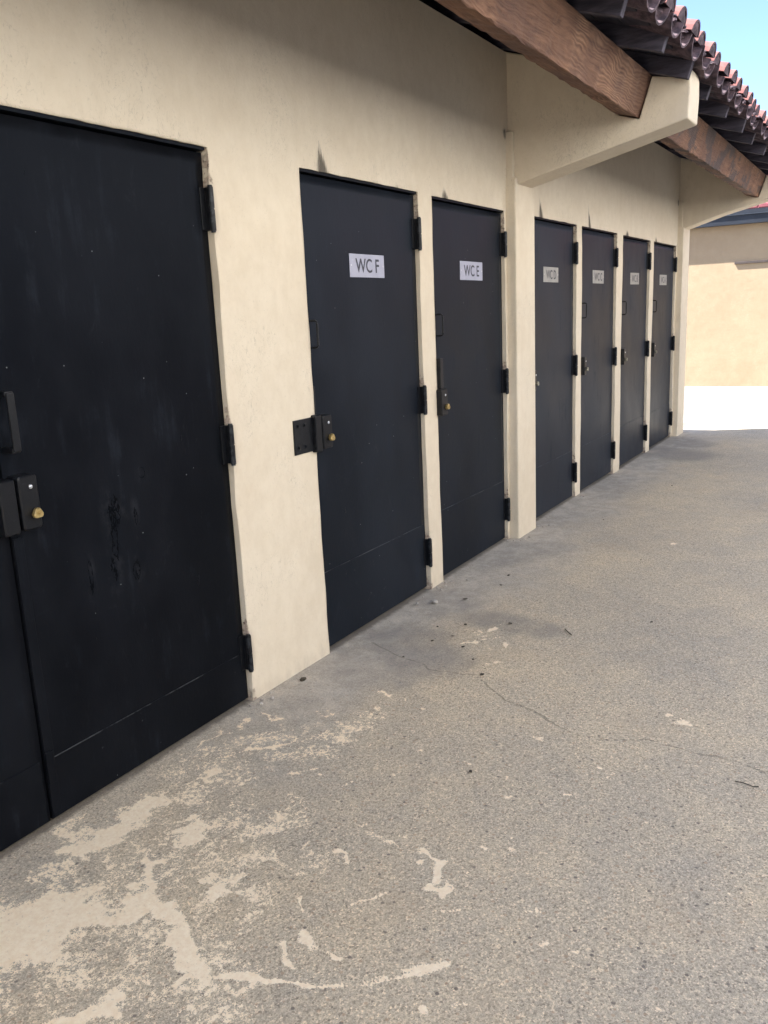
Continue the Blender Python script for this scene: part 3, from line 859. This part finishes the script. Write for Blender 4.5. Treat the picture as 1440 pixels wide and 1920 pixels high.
def barrel(bm, x, s0, s1, n0, n1, r0, r1, up=True, th=0.013, nseg=8, a0=0.10, dx=0.0, tilt=0.0, cap=0.0, under=False):
    """half-pipe tile; lower end at s0"""
    rings = []
    for (s_, n_, r_) in ((s0, n0, r0), (s1, n1, r1)):
        for rr in (r_, r_ - th):
            ring = []
            for i in range(nseg + 1):
                a = math.pi * (a0 / math.pi + (1 - 2 * a0 / math.pi) * i / nseg)
                hx = math.cos(a) * rr; hn = math.sin(a) * rr * 0.82
                if not up: hn = -hn
                ring.append(bm.verts.new(RP(x + hx + (dx if s_ == s0 else 0), s_, n_ + hn + tilt * hx)))
            rings.append(ring)
    o0, i0, o1, i1 = rings
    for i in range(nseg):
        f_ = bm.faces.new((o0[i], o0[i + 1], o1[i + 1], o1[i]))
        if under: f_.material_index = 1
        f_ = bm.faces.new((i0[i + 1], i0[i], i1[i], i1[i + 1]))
        if cap or under: f_.material_index = 1  # shaded ends and undersides of eave tiles painted dark
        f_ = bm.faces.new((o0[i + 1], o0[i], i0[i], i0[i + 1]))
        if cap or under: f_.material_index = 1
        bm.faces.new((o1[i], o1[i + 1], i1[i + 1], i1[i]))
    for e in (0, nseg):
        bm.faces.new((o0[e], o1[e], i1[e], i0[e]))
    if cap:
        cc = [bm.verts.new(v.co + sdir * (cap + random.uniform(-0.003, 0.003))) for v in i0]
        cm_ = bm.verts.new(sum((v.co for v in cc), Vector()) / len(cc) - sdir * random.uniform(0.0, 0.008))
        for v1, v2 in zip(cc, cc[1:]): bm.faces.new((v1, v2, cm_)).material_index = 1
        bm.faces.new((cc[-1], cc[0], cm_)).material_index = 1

bm = bmesh.new()
SP = 0.2285
ncol = int((XR1 - XR0) / SP)
x0c = 4.345 - SP * int((4.345 - XR0 - 0.1) / SP)
cx = x0c
EXPO = 0.36
cols = []
while cx < XR1 - 0.05:
    cols.append(cx)
    s = -0.045
    c = 0
    Lc = L if cx < REAR_END else LS
    while s < Lc - 0.05:
        s1 = min(s + EXPO + 0.06, Lc)
        jx_ = random.uniform(-0.006, 0.006); js = random.uniform(-0.012, 0.012)
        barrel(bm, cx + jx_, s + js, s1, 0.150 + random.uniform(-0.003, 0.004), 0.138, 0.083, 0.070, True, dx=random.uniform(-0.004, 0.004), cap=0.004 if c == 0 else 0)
        jx_ = random.uniform(-0.006, 0.006)
        if cx + SP < XR1:
            if c == 0:
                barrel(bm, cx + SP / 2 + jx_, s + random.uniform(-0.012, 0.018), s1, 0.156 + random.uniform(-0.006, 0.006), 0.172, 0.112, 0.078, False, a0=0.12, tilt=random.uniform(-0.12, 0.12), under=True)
            else:
                barrel(bm, cx + SP / 2 + jx_, s + js * 1.6, s1, 0.183 + random.uniform(-0.004, 0.003), 0.172, 0.094, 0.078, False, a0=0.18, tilt=random.uniform(-0.05, 0.05))
        s += EXPO; c += 1
    cx += SP
# mortar bedding at the eave, inside and between the covers
def lump(c0, sx, sy, sz, amp):
    tmp = bmesh.new()
    bmesh.ops.create_icosphere(tmp, subdivisions=2, radius=1)
    for v in tmp.verts:
        n_ = 1 + random.uniform(-amp, amp)
        v.co = c0 + Vector((1, 0, 0)) * v.co.x * sx * n_ + sdir * v.co.y * sy * n_ + ndir * v.co.z * sz * n_
    for f in tmp.faces: f.material_index = 1
    me_ = bpy.data.meshes.new('t'); tmp.to_mesh(me_); tmp.free(); bm.from_mesh(me_); bpy.data.meshes.remove(me_)
for cx in cols:
    lump(RP(cx, 0.02, 0.128), 0.075, 0.035, 0.030, 0.16)
    for side in (-1, 1):
        if random.random() < 0.35: continue
        lump(RP(cx + side * random.uniform(0.078, 0.090), random.uniform(-0.035, -0.02), 0.150 + random.uniform(-0.01, 0.010)), random.uniform(0.005, 0.010), random.uniform(0.010, 0.02), random.uniform(0.007, 0.014), 0.25)
rpart('tile_covering', bm, [M['tile'], M['mortar_and_shade']])
# back slope tiles + ridge caps
bm = bmesh.new()
nd2 = Vector((0, 0.303, 0.953)); sd2 = Vector((0, -0.953, 0.303))
for cx in [c_ for c_ in cols if c_ < REAR_END]:
    P0 = Vector((cx, BACK_Y + 1.03, zr(-1.03) + 0.15)); L2 = (BACK_Y + 1.03 - RIDGE_Y) / 0.953
    for (ss_, ee_) in ((0, L2),):
        rings = []
        for s_ in (0, L2):
            ring = []
            for i in range(7):
                a = math.pi * i / 6
                ring.append(bm.verts.new(P0 + sd2 * s_ + Vector((1, 0, 0)) * math.cos(a) * 0.1 + nd2 * math.sin(a) * 0.07))
            rings.append(ring)
        for i in range(6): bm.faces.new((rings[0][i], rings[0][i + 1], rings[1][i + 1], rings[1][i]))
rpart('tile_covering', bm, M['tile'])
bm = bmesh.new()
x = XR0
while x < REAR_END - 0.1:
    rings = []
    for xx, rr in ((x, 0.12), (min(x + 0.42, REAR_END + 0.05), 0.10)):
        rings.append([bm.verts.new((xx, RIDGE_Y + math.cos(math.pi * i / 8) * rr, zrid + 0.17 + math.sin(math.pi * i / 8) * rr)) for i in range(9)])
    for i in range(8): bm.faces.new((rings[0][i], rings[0][i + 1], rings[1][i + 1], rings[1][i]))
    x += 0.38
rpart('ridge_tiles', bm, M['tile'])
# ---------------------------------------------------------------- doors
def text_mesh(txt, width, height):
    cu = bpy.data.curves.new('t', 'FONT')
    cu.body = txt
    cu.size = 1.0
    cu.extrude = 0.0
    cu.offset = 0.013
    o = bpy.data.objects.new('t', cu)
    COL.objects.link(o)
    dg = bpy.context.evaluated_depsgraph_get()
    me = bpy.data.meshes.new_from_object(o.evaluated_get(dg))
    bpy.data.objects.remove(o); bpy.data.curves.remove(cu)
    co = np.zeros(len(me.vertices) * 3); me.vertices.foreach_get('co', co); co = co.reshape(-1, 3)
    mn, mx = co.min(0), co.max(0)
    co[:, 0] = (co[:, 0] - mn[0]) / (mx[0] - mn[0]) * width
    co[:, 1] = (co[:, 1] - mn[1]) / (mx[1] - mn[1]) * height
    out = np.stack([co[:, 0], np.zeros(len(co)), co[:, 1]], 1)
    me.vertices.foreach_set('co', out.ravel())
    return me

def hinge(door, xr, z0, z1):
    """xr: right edge of the leaf in door space; sits in the gap, knuckle outside"""
    bm = bmesh.new()
    xk = xr - 0.006
    yk = -0.007
    nk = 3
    h = (z1 - z0) / 2
    cyl(bm, (xk, yk, z0 + h * 0.5), (0, 0, 1), 0.0108, h - 0.0015, 14, 0.002)
    cyl(bm, (xk, yk, z0 + h * 1.5), (0, 0, 1), 0.0108, h - 0.0015, 14, 0.002)
    cyl(bm, (xk, yk, (z0 + z1) / 2), (0, 0, 1), 0.0085, z1 - z0 + 0.006, 10)
    box(bm, xk - 0.026, xk - 0.002, D_REC - 0.005, D_REC + 0.002, z0 + 0.004, z1 - 0.004, 0.0015)
    box(bm, xk - 0.006, xk + 0.005, yk + 0.004, 0.03, z0 + 0.004, z1 - 0.004, 0.0015)
    return obj('hinge', bm, M['hw'], door)

def wire_handle(door, x, z0, z1, out=0.055):
    bm = bmesh.new()
    y = D_REC
    pts = [(x, y + 0.004, z1), (x, y - out * 0.80, z1), (x, y - out * 0.95, z1 - 0.004), (x, y - out, z1 - 0.012),
           (x, y - out, z0 + 0.012), (x, y - out * 0.95, z0 + 0.004), (x, y - out * 0.80, z0), (x, y + 0.004, z0)]
    tube(bm, pts, 0.0046, 10)
    box(bm, x - 0.010, x + 0.010, y - 0.003, y + 0.002, z1 - 0.012, z1 + 0.030, 0.001)
    box(bm, x - 0.010, x + 0.010, y - 0.003, y + 0.002, z0 - 0.030, z0 + 0.012, 0.001)
    return obj('handle', bm, M['hw'], door, smooth=False)

def rounded_box(bm, x0, x1, y0, y1, z0, z1, rad, seg=4):
    """outline rounded in xz, soft front edge"""
    pts = []
    for cx_, cz_, a0 in ((x1 - rad, z1 - rad, 0), (x0 + rad, z1 - rad, 90), (x0 + rad, z0 + rad, 180), (x1 - rad, z0 + rad, 270)):
        for i in range(seg + 1):
            a = math.radians(a0 + 90 * i / seg)
            pts.append((cx_ + rad * math.cos(a), cz_ + rad * math.sin(a)))
    mxx, mz = (x0 + x1) / 2, (z0 + z1) / 2
    c = 0.0035
    def ring(y, inset):
        out = []
        for px, pz in pts:
            sx = (px - mxx); sz = (pz - mz)
            fx = 1 - inset / max(1e-6, (x1 - x0) / 2); fz = 1 - inset / max(1e-6, (z1 - z0) / 2)
            out.append(bm.verts.new((mxx + sx * fx, y, mz + sz * fz)))
        return out
    A, B, Cc = ring(y1, 0), ring(y0 + c, 0), ring(y0, c)
    n = len(pts)
    for r1, r2 in ((A, B), (B, Cc)):
        for i in range(n):
            bm.faces.new((r1[i], r1[(i + 1) % n], r2[(i + 1) % n], r2[i]))
    bm.faces.new(Cc); bm.faces.new(A[::-1])

def tri_knob(bm, x, y, z, r=0.0165, depth=0.018):
    pts = []
    for k in range(3):
        a = math.radians(90 + 120 * k)
        for da in (-28, -10, 10, 28):
            b_ = a + math.radians(da)
            rr = r * (1.0 if abs(da) < 20 else 0.93)
            pts.append((math.cos(b_) * rr, math.sin(b_) * rr))
    A = [bm.verts.new((x + px * 0.8, y, z + pz * 0.8)) for px, pz in pts]
    B = [bm.verts.new((x + px, y - depth * 0.35, z + pz)) for px, pz in pts]
    Cc = [bm.verts.new((x + px, y - depth * 0.85, z + pz)) for px, pz in pts]
    D = [bm.verts.new((x + px * 0.86, y - depth, z + pz * 0.86)) for px, pz in pts]
    n = len(pts)
    for r1, r2 in ((A, B), (B, Cc), (Cc, D)):
        for i in range(n): bm.faces.new((r1[i], r1[(i + 1) % n], r2[(i + 1) % n], r2[i]))
    bm.faces.new(D)
    cyl(bm, (x, y - depth - 0.001, z), (0, 1, 0), 0.003, 0.004, 10)

def lock(door, x0, x1, z0, z1, knob=True, mate=None, p=0.034, km='brass'):
    bm = bmesh.new()
    rounded_box(bm, x0, x1, -p + 0.006, D_REC + 0.002, z0, z1, 0.010)
    if mate:
        rounded_box(bm, mate[0], mate[1], -p + 0.008, D_REC + 0.001, z0 - 0.004, z1 - 0.004, 0.008)
    o = obj('lock_box', bm, M['hw'], door)
    bm = bmesh.new()
    tmp = bmesh.new(); bmesh.ops.create_uvsphere(tmp, u_segments=14, v_segments=8, radius=0.0065)
    for v in tmp.verts: v.co = Vector((x0 + (x1 - x0) * 0.60, -p + 0.006, z1 - 0.033)) + Vector((v.co.x, v.co.y * 0.6, v.co.z))
    me_ = bpy.data.meshes.new('t'); tmp.to_mesh(me_); tmp.free(); bm.from_mesh(me_); bpy.data.meshes.remove(me_)
    obj('rivet', bm, M['chrome'], door, smooth=True)
    if knob:
        bm = bmesh.new()
        tri_knob(bm, x0 + (x1 - x0) * 0.66, -p + 0.006, z0 + 0.045)
        obj('lock_knob', bm, M[km], door)
    return o

def sign(door, x, z, txt, old=False):
    bm = bmesh.new()
    box(bm, x, x + 0.302, D_REC - 0.0035, D_REC - 0.0002, z, z + 0.102, 0.0008, seg=1)
    for sx in (0.012, 0.290):
        cyl(bm, (x + sx, D_REC - 0.0042, z + 0.052), (0, 1, 0), 0.0035, 0.0016, 10, mi=2)
    tm = text_mesh(txt, 0.205, 0.062)
    b2 = bmesh.new(); b2.from_mesh(tm); bpy.data.meshes.remove(tm)
    bmesh.ops.translate(b2, verts=b2.verts, vec=(x + 0.048, D_REC - 0.0042, z + 0.021))
    for f in b2.faces: f.material_index = 1
    me_ = bpy.data.meshes.new('t'); b2.to_mesh(me_); b2.free()
    bm.from_mesh(me_); bpy.data.meshes.remove(me_)
    tl = random.uniform(-0.012, 0.012)
    bmesh.ops.rotate(bm, verts=bm.verts, cent=(x + 0.15, D_REC, z + 0.05), matrix=Matrix.Rotation(tl, 3, 'Y'))
    me = bpy.data.meshes.new('name_plate'); bm.to_mesh(me); bm.free()
    return link_mesh('name_plate', me, [M['plate_old' if old else 'plate'], M['ink'], M['chrome']], door)

def leaf(x0, x1, h, label, kz=0.37, zb=0.012, hinges=True, v=''):
    d = empty('door', Vector((x0, 0, 0)) - BO, bld)
    if label: d['label'] = label
    W_ = x1 - x0
    g_ = 0.003
    bm = bmesh.new()
    # slab, lightly dented
    tmp_x = np.linspace(g_, W_ - g_, 24); tmp_z = np.linspace(zb, h - 0.017, 50)
    ph = random.uniform(0, 6)
    grid = {}
    for i, a in enumerate(tmp_x):
        for j, b in enumerate(tmp_z):
            dy = 0.0010 * math.sin(a * 7 + ph) * math.sin(b * 3.3 + ph) + 0.0005 * math.sin(a * 17 + b * 9 + ph)
            if i in (0, 23) or j in (0, 49): dy = 0.001
            grid[i, j] = bm.verts.new((a, D_REC + dy, b))
    for i in range(23):
        for j in range(49):
            bm.faces.new((grid[i, j], grid[i + 1, j], grid[i + 1, j + 1], grid[i, j + 1]))
    edge = [grid[i, 0] for i in range(24)] + [grid[23, j] for j in range(1, 50)] + [grid[i, 49] for i in range(22, -1, -1)] + [grid[0, j] for j in range(48, 0, -1)]
    back = [bm.verts.new((v.co.x, D_REC + 0.045, v.co.z)) for v in edge]
    n = len(edge)
    for i in range(n): bm.faces.new((edge[(i + 1) % n], edge[i], back[i], back[(i + 1) % n]))
    bm.faces.new(back)
    o = obj('door_leaf', bm, M['door' + v], d)
    for p in o.data.polygons: p.use_smooth = abs(p.normal.y) > 0.8 and p.area < 0.1
    # dark frame behind the gap
    if kz:
        bm = bmesh.new()
        box(bm, g_ + 0.004, W_ - g_ - 0.010, D_REC - 0.0024, D_REC + 0.003, zb + 0.002, kz, 0.0008, seg=1)
        obj('kick_plate', bm, M['kick' + v], d, loc=(0, 0, kz))
    if hinges:
        for z0, z1 in ((0.128, 0.282), (0.957, 1.108), (1.780, 1.932)):
            hinge(d, W_, z0 + random.uniform(-0.004, 0.004), z1 + random.uniform(-0.004, 0.004))
    return d

# dark steel lining behind all leaves, plus a head bar painting the shadow gap
for a, b, h in openings:
    bm = bmesh.new()
    box(bm, a - 0.02, b + 0.02, 0.112, 0.15, 0.0, h + 0.03)
    box(bm, a + 0.004, b - 0.004, 0.0045, 0.108, h - 0.011, h + 0.012)  # dark bar in place of the shadow gap over the leaf
    bpart('frame_and_gap_shade', bm, M['door'])

# near double door
dl = leaf(0.50, 1.468, 2.062, 'black left leaf of the double door, cut off by the picture edge', kz=0.215, hinges=False)
for z0, z1 in ((0.128, 0.282), (0.957, 1.108), (1.780, 1.932)):
    bm = bmesh.new()
    cyl(bm, (0.010, -0.014, (z0 + z1) / 2), (0, 0, 1), 0.0125, z1 - z0, 14, 0.002)
    box(bm, 0.004, 0.04, -0.008, D_REC + 0.002, z0 + 0.004, z1 - 0.004, 0.002)
    obj('hinge', bm, M['hw'], dl)
dr = leaf(1.470, 2.415, 2.062, 'widest black metal leaf of the near double door, no plate on it', kz=0.207)
bm = bmesh.new()
box(bm, 0.0035, 0.036, D_REC - 0.0045, D_REC + 0.001, 0.03, 0.90, 0.0015)
obj('edge_strip', bm, M['door'], dr)
bm = bmesh.new()
box(bm, 0.002, 0.030, D_REC - 0.010, D_REC - 0.004, 0.13, 0.235, 0.002)
obj('patch_plate', bm, M['kick'], dr, loc=(0, 0, 0.0))
# flat-bar pull with turned feet
bm = bmesh.new()
box(bm, 0.010, 0.034, -0.036, -0.028, 1.150, 1.312, 0.003)
box(bm, 0.008, 0.036, -0.030, D_REC + 0.001, 1.300, 1.316, 0.003)
box(bm, 0.008, 0.036, -0.030, D_REC + 0.001, 1.146, 1.162, 0.003)
obj('pull_handle', bm, M['hw'], dr)
lock(dr, 0.013, 0.075, 0.925, 1.080, mate=(-0.047, 0.004))

labels = {
 1: ('F', 'black metal door with the WC F plate and a latch plate on the wall'),
 2: ('E', 'black metal door with the WC E plate, left of the first pilaster'),
 3: ('D', 'black metal door with the WC D plate, right of the first pilaster'),
 4: ('C', 'black metal door with the WC C plate'),
 5: ('B', 'black metal door with the WC B plate'),
 6: ('A', 'farthest black metal door with the WC A plate'),
}
sx_ = {1: 3.325, 2: 4.462, 3: 5.788, 4: 6.908, 5: 8.042, 6: 9.172}
for k in range(1, 7):
    a, b, h = openings[k]
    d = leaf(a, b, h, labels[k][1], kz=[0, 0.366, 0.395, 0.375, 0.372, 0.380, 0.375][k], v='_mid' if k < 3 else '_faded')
    sign(d, sx_[k] - a, 1.643, 'WC ' + labels[k][0], old=(k >= 3))
    if k != 3:
        wire_handle(d, 0.022 if k > 1 else 0.012, 1.352 + (0.03 if k > 2 else 0), 1.462 + (0.03 if k > 2 else 0))
    if k == 1:
        lock(d, 0.020, 0.088, 0.925, 1.068)
        bm = bmesh.new()   # keeper next to it
        rounded_box(bm, -0.030, 0.014, -0.026, 0.006, 0.918, 1.076, 0.006)
        obj('lock_keeper', bm, M['hw'], d)
        bm = bmesh.new()   # latch plate screwed to the wall
        box(bm, -0.158, -0.026, -0.0065, 0.003, 0.925, 1.068, 0.002)
        for px in (-0.132, -0.085):
            for pz in (0.952, 1.042):
                cyl(bm, (px, -0.009, pz), (0, 1, 0), 0.008, 0.007, 12, 0.0025)
        obj('latch_plate', bm, M['hw'], d)
        bm = bmesh.new()
        box(bm, 0.004, 0.040, D_REC - 0.004, D_REC + 0.001, 1.075, 1.19, 0.0015)
        obj('guard_bar', bm, M['hw'], d)
    elif k == 2:
        lock(d, -0.014, 0.060, 0.930, 1.072, p=0.038)
        bm = bmesh.new()
        box(bm, 0.000, 0.034, -0.022, D_REC + 0.001, 1.074, 1.235, 0.003)
        obj('guard_bar', bm, M['hw'], d)
        bm = bmesh.new()
        box(bm, 0.004, 0.046, D_REC - 0.004, D_REC + 0.001, 1.24, 1.56, 0.0015)
        obj('edge_strip', bm, M['door'], d)
    elif k == 3:
        lock(d, 0.006, 0.062, 0.930, 1.066, km='brass_old')
    else:
        lock(d, 0.002, 0.056, 0.945, 1.085, km='brass_old')
# door further left, outside the picture
leaf(openings[7][0], openings[7][1], openings[7][2], None)

# ---------------------------------------------------------------- building at the end of the yard
BX = 15.82
far = empty('far_building', (BX, -2, 0))
tag(far, 'beige stucco building with red roof at the sunlit end of the yard', 'building')
FO = Vector((BX, -2, 0))
def fpart(name, bm, mats):
    bmesh.ops.translate(bm, verts=bm.verts, vec=-FO)
    return obj(name, bm, mats, far)
bm = bmesh.new(); box(bm, BX, BX + 6, -12, 7, -0.05, 2.78)
fpart('wall', bm, M['stucco_far'])
OV = 0.18
bm = bmesh.new(); box(bm, BX - OV + 0.02, BX - 0.001, -12.3, 7.3, 2.665, 2.70)
fpart('soffit', bm, M['fascia'])
bm = bmesh.new(); box(bm, BX - OV, BX - OV + 0.02, -12.3, 7.3, 2.66, 2.80, 0.002)
fpart('fascia', bm, M['fascia'])
bm = bmesh.new(); box(bm, BX - OV - 0.025, BX - OV + 0.02, -12.3, 7.3, 2.802, 2.816)
fpart('gutter_edge', bm, M['gutter'])
bm = bmesh.new(); box(bm, BX - OV - 0.02, BX - OV + 0.02, -12.3, 7.3, 2.817, 2.88)
fpart('fascia', bm, M['fascia'])
bm = bmesh.new()
for half in (0, 1):
    pass
ny_ = int(19.6 / 0.21)
ex = BX - OV - 0.02
for i in range(ny_):
    y = -12.4 + i * 0.21
    rings = []
    for t_ in (0, 1):
        xx = ex + t_ * 3.4; zz = 2.895 + t_ * 1.35
        rings.append([bm.verts.new((xx, y + 0.105 + math.cos(math.pi * j / 6) * 0.1, zz + math.sin(math.pi * j / 6) * 0.05)) for j in range(7)])
    for j in range(6): bm.faces.new((rings[0][j], rings[0][j + 1], rings[1][j + 1], rings[1][j]))
    bm.faces.new(rings[0])
fpart('roof', bm, M['tile_far'])
bm = bmesh.new()
vs = [bm.verts.new(p) for p in ((ex, -12.3, 2.885), (ex, 7.3, 2.885), (ex + 3.4, 7.3, 4.235), (ex + 3.4, -12.3, 4.235))]
vs2 = [bm.verts.new(p) for p in ((BX + 6.3, -12.3, 2.885), (BX + 6.3, 7.3, 2.885))]
bm.faces.new(vs); bm.faces.new((vs[3], vs[2], vs2[1], vs2[0])); bm.faces.new((vs[0], vs[3], vs2[0])); bm.faces.new((vs[1], vs2[1], vs[2])); bm.faces.new((vs[0], vs2[0], vs2[1], vs[1]))
fpart('roof_deck', bm, M['tile_far'])
bm = bmesh.new(); box(bm, BX - 0.03, BX + 0.01, -1.6, 0.33, 2.035, 2.075, 0.003)  # thin dark brown strip along the wall
fpart('wall_strip', bm, M['brownsteel'])

# ---------------------------------------------------------------- unseen dark drive added to cut light bouncing up to the wall
me = grid_mesh('added_dark_drive', np.array([-300, -30, 0, 30, 300.0]), np.array([-300, -40, -10, -2.45]), lambda X, Y: np.stack([X, Y, X * 0 + 0.012], -1), {})
tag(link_mesh('added_dark_drive', me, m_simple('added_dark_asphalt', (0.020, 0.020, 0.021), (0.036, 0.035, 0.034), 30, 0.9, 0.5, 0.004)), kind='structure')

# ---------------------------------------------------------------- building added unseen behind the camera to bounce sunlight on the wall
OY = -6.5
opp = empty('added_bounce_building', (4, OY, 0))
tag(opp, 'unseen pale building added across the drive to bounce light onto the restroom wall', 'building')
OO = Vector((4, OY, 0))
def opart(name, bm, mats):
    bmesh.ops.translate(bm, verts=bm.verts, vec=-OO)
    return obj(name, bm, mats, opp)
bm = bmesh.new(); box(bm, -16, 13, OY - 6, OY, 2.2, 7.0)
opart('wall', bm, M['stucco_pale'])
bm = bmesh.new(); box(bm, -14, 13, OY - 6, OY + 0.02, -0.05, 2.198)  # lower band made dark to keep bounce off the upper wall
opart('plinth', bm, M['plinth'])
bm = bmesh.new(); prism(bm, [(OY - 6.5, 7.005), (OY + 0.12, 7.005), (OY + 0.12, 7.1), (OY - 3, 8.0), (OY - 6.5, 7.1)], -14.4, 13.4)
opart('roof', bm, M['tile_far'])
for i in range(3):
    bm = bmesh.new(); box(bm, -8 + i * 8, -7.0 + i * 8, OY + 0.002, OY + 0.05, -0.02, 2.1, 0.01)
    opart('door', bm, M['fascia'])

# ---------------------------------------------------------------- loose debris
def pebble(name, x, y, r, mat, label, cat, flat=0.45, group=None, seed=0):
    rr = random.Random(seed)
    bm = bmesh.new()
    bmesh.ops.create_icosphere(bm, subdivisions=2, radius=1)
    a, b = r * rr.uniform(0.8, 1.3), r * rr.uniform(0.55, 0.9)
    for v in bm.verts:
        n = 1 + rr.uniform(-0.18, 0.18)
        v.co = Vector((v.co.x * a * n, v.co.y * b * n, max(v.co.z, -0.5) * r * flat * n + r * flat * 0.45))
    o = obj(name, bm, mat)
    o.location = (x, y, 0.002); o.rotation_euler = (0, 0, rr.uniform(0, 6))
    tag(o, label, cat, group)
    return o
pebble('plaster_chip', 3.755, -0.125, 0.021, M['chipstone'], 'flat grey plaster chip lying before the strip between WC F and WC E', 'chip', seed=1)
G2 = 'crumbs of plaster along the foot of the wall'
spots = [(3.70, -0.05), (3.97, -0.03), (4.01, -0.06), (4.07, -0.03), (4.05, -0.09), (3.94, -0.07), (4.10, -0.05), (2.43, -0.03), (2.40, -0.05), (2.46, -0.06), (2.37, -0.02), (2.50, -0.02),
         (5.03, -0.05), (5.09, -0.10), (5.05, -0.09), (5.45, -0.06), (5.50, -0.12), (5.44, -0.10), (6.50, -0.03), (6.46, -0.06), (6.54, -0.05), (7.58, -0.03), (7.62, -0.05), (8.72, -0.03), (4.16, -0.12), (3.80, -0.03), (5.15, -0.11), (5.0, -0.02)]
for i, (x, y) in enumerate(spots):
    where = ('at the corner right of the near double door' if x < 2.6 else 'by the narrow strip between WC F and WC E' if x < 4.3 else 'at the foot of the pilaster right of WC E' if x < 5.9 else 'at the foot of the strip between WC D and WC C' if x < 7 else 'at the foot of the strips beside WC B')
    pebble('plaster_crumb', x, y, random.uniform(0.006, 0.012), M['chipstone'], 'pale plaster crumb lying ' + where, 'crumb', 0.6, G2, seed=20 + i)
pebble('dark_pebble', 2.66, -0.066, 0.017, M['darkbit'], 'dark brown pebble at the foot of the wall between the double door and WC F', 'pebble', seed=3)
G3 = 'small dark leaf bits scattered on the concrete'
for i, (x, y) in enumerate([(3.44, -0.30), (3.52, -0.41), (3.36, -0.42), (3.27, -0.36), (3.62, -0.60), (3.26, -0.52), (3.05, -0.33), (3.15, -0.62), (4.15, -0.33), (4.33, -0.30), (3.86, -0.25), (5.78, -0.42), (4.9, -0.9), (3.9, -1.2), (2.3, -1.0), (7.1, -0.6), (3.02, -0.72)]):
    where = ('on bare concrete away from the wall' if y < -0.8 else 'on the grey smears in front of WC F and WC E' if x < 3.75 else 'in front of WC E' if x < 5.1 else 'on the paving beyond the first pilaster')
    pebble('leaf_bit', x, y, random.uniform(0.006, 0.011), M['darkbit'], 'tiny dark leaf bit ' + where, 'leaf bit', 0.3, G3, seed=60 + i)
def twig(pts, r, label):
    bm = bmesh.new(); tube(bm, [(x, y, r + 0.003 + (0.002 if i % 2 else 0)) for i, (x, y) in enumerate(pts)], r, 6)
    tag(obj('twig', bm, M['darkbit']), label, 'twig')
twig([(3.645, -0.865), (3.615, -0.885), (3.585, -0.915)], 0.0025, 'short dark twig lying on the concrete opposite WC E')
twig([(2.602, -1.765), (2.60, -1.79), (2.594, -1.82), (2.598, -1.835)], 0.0016, 'thin greenish twig lying near the right edge of the paving')
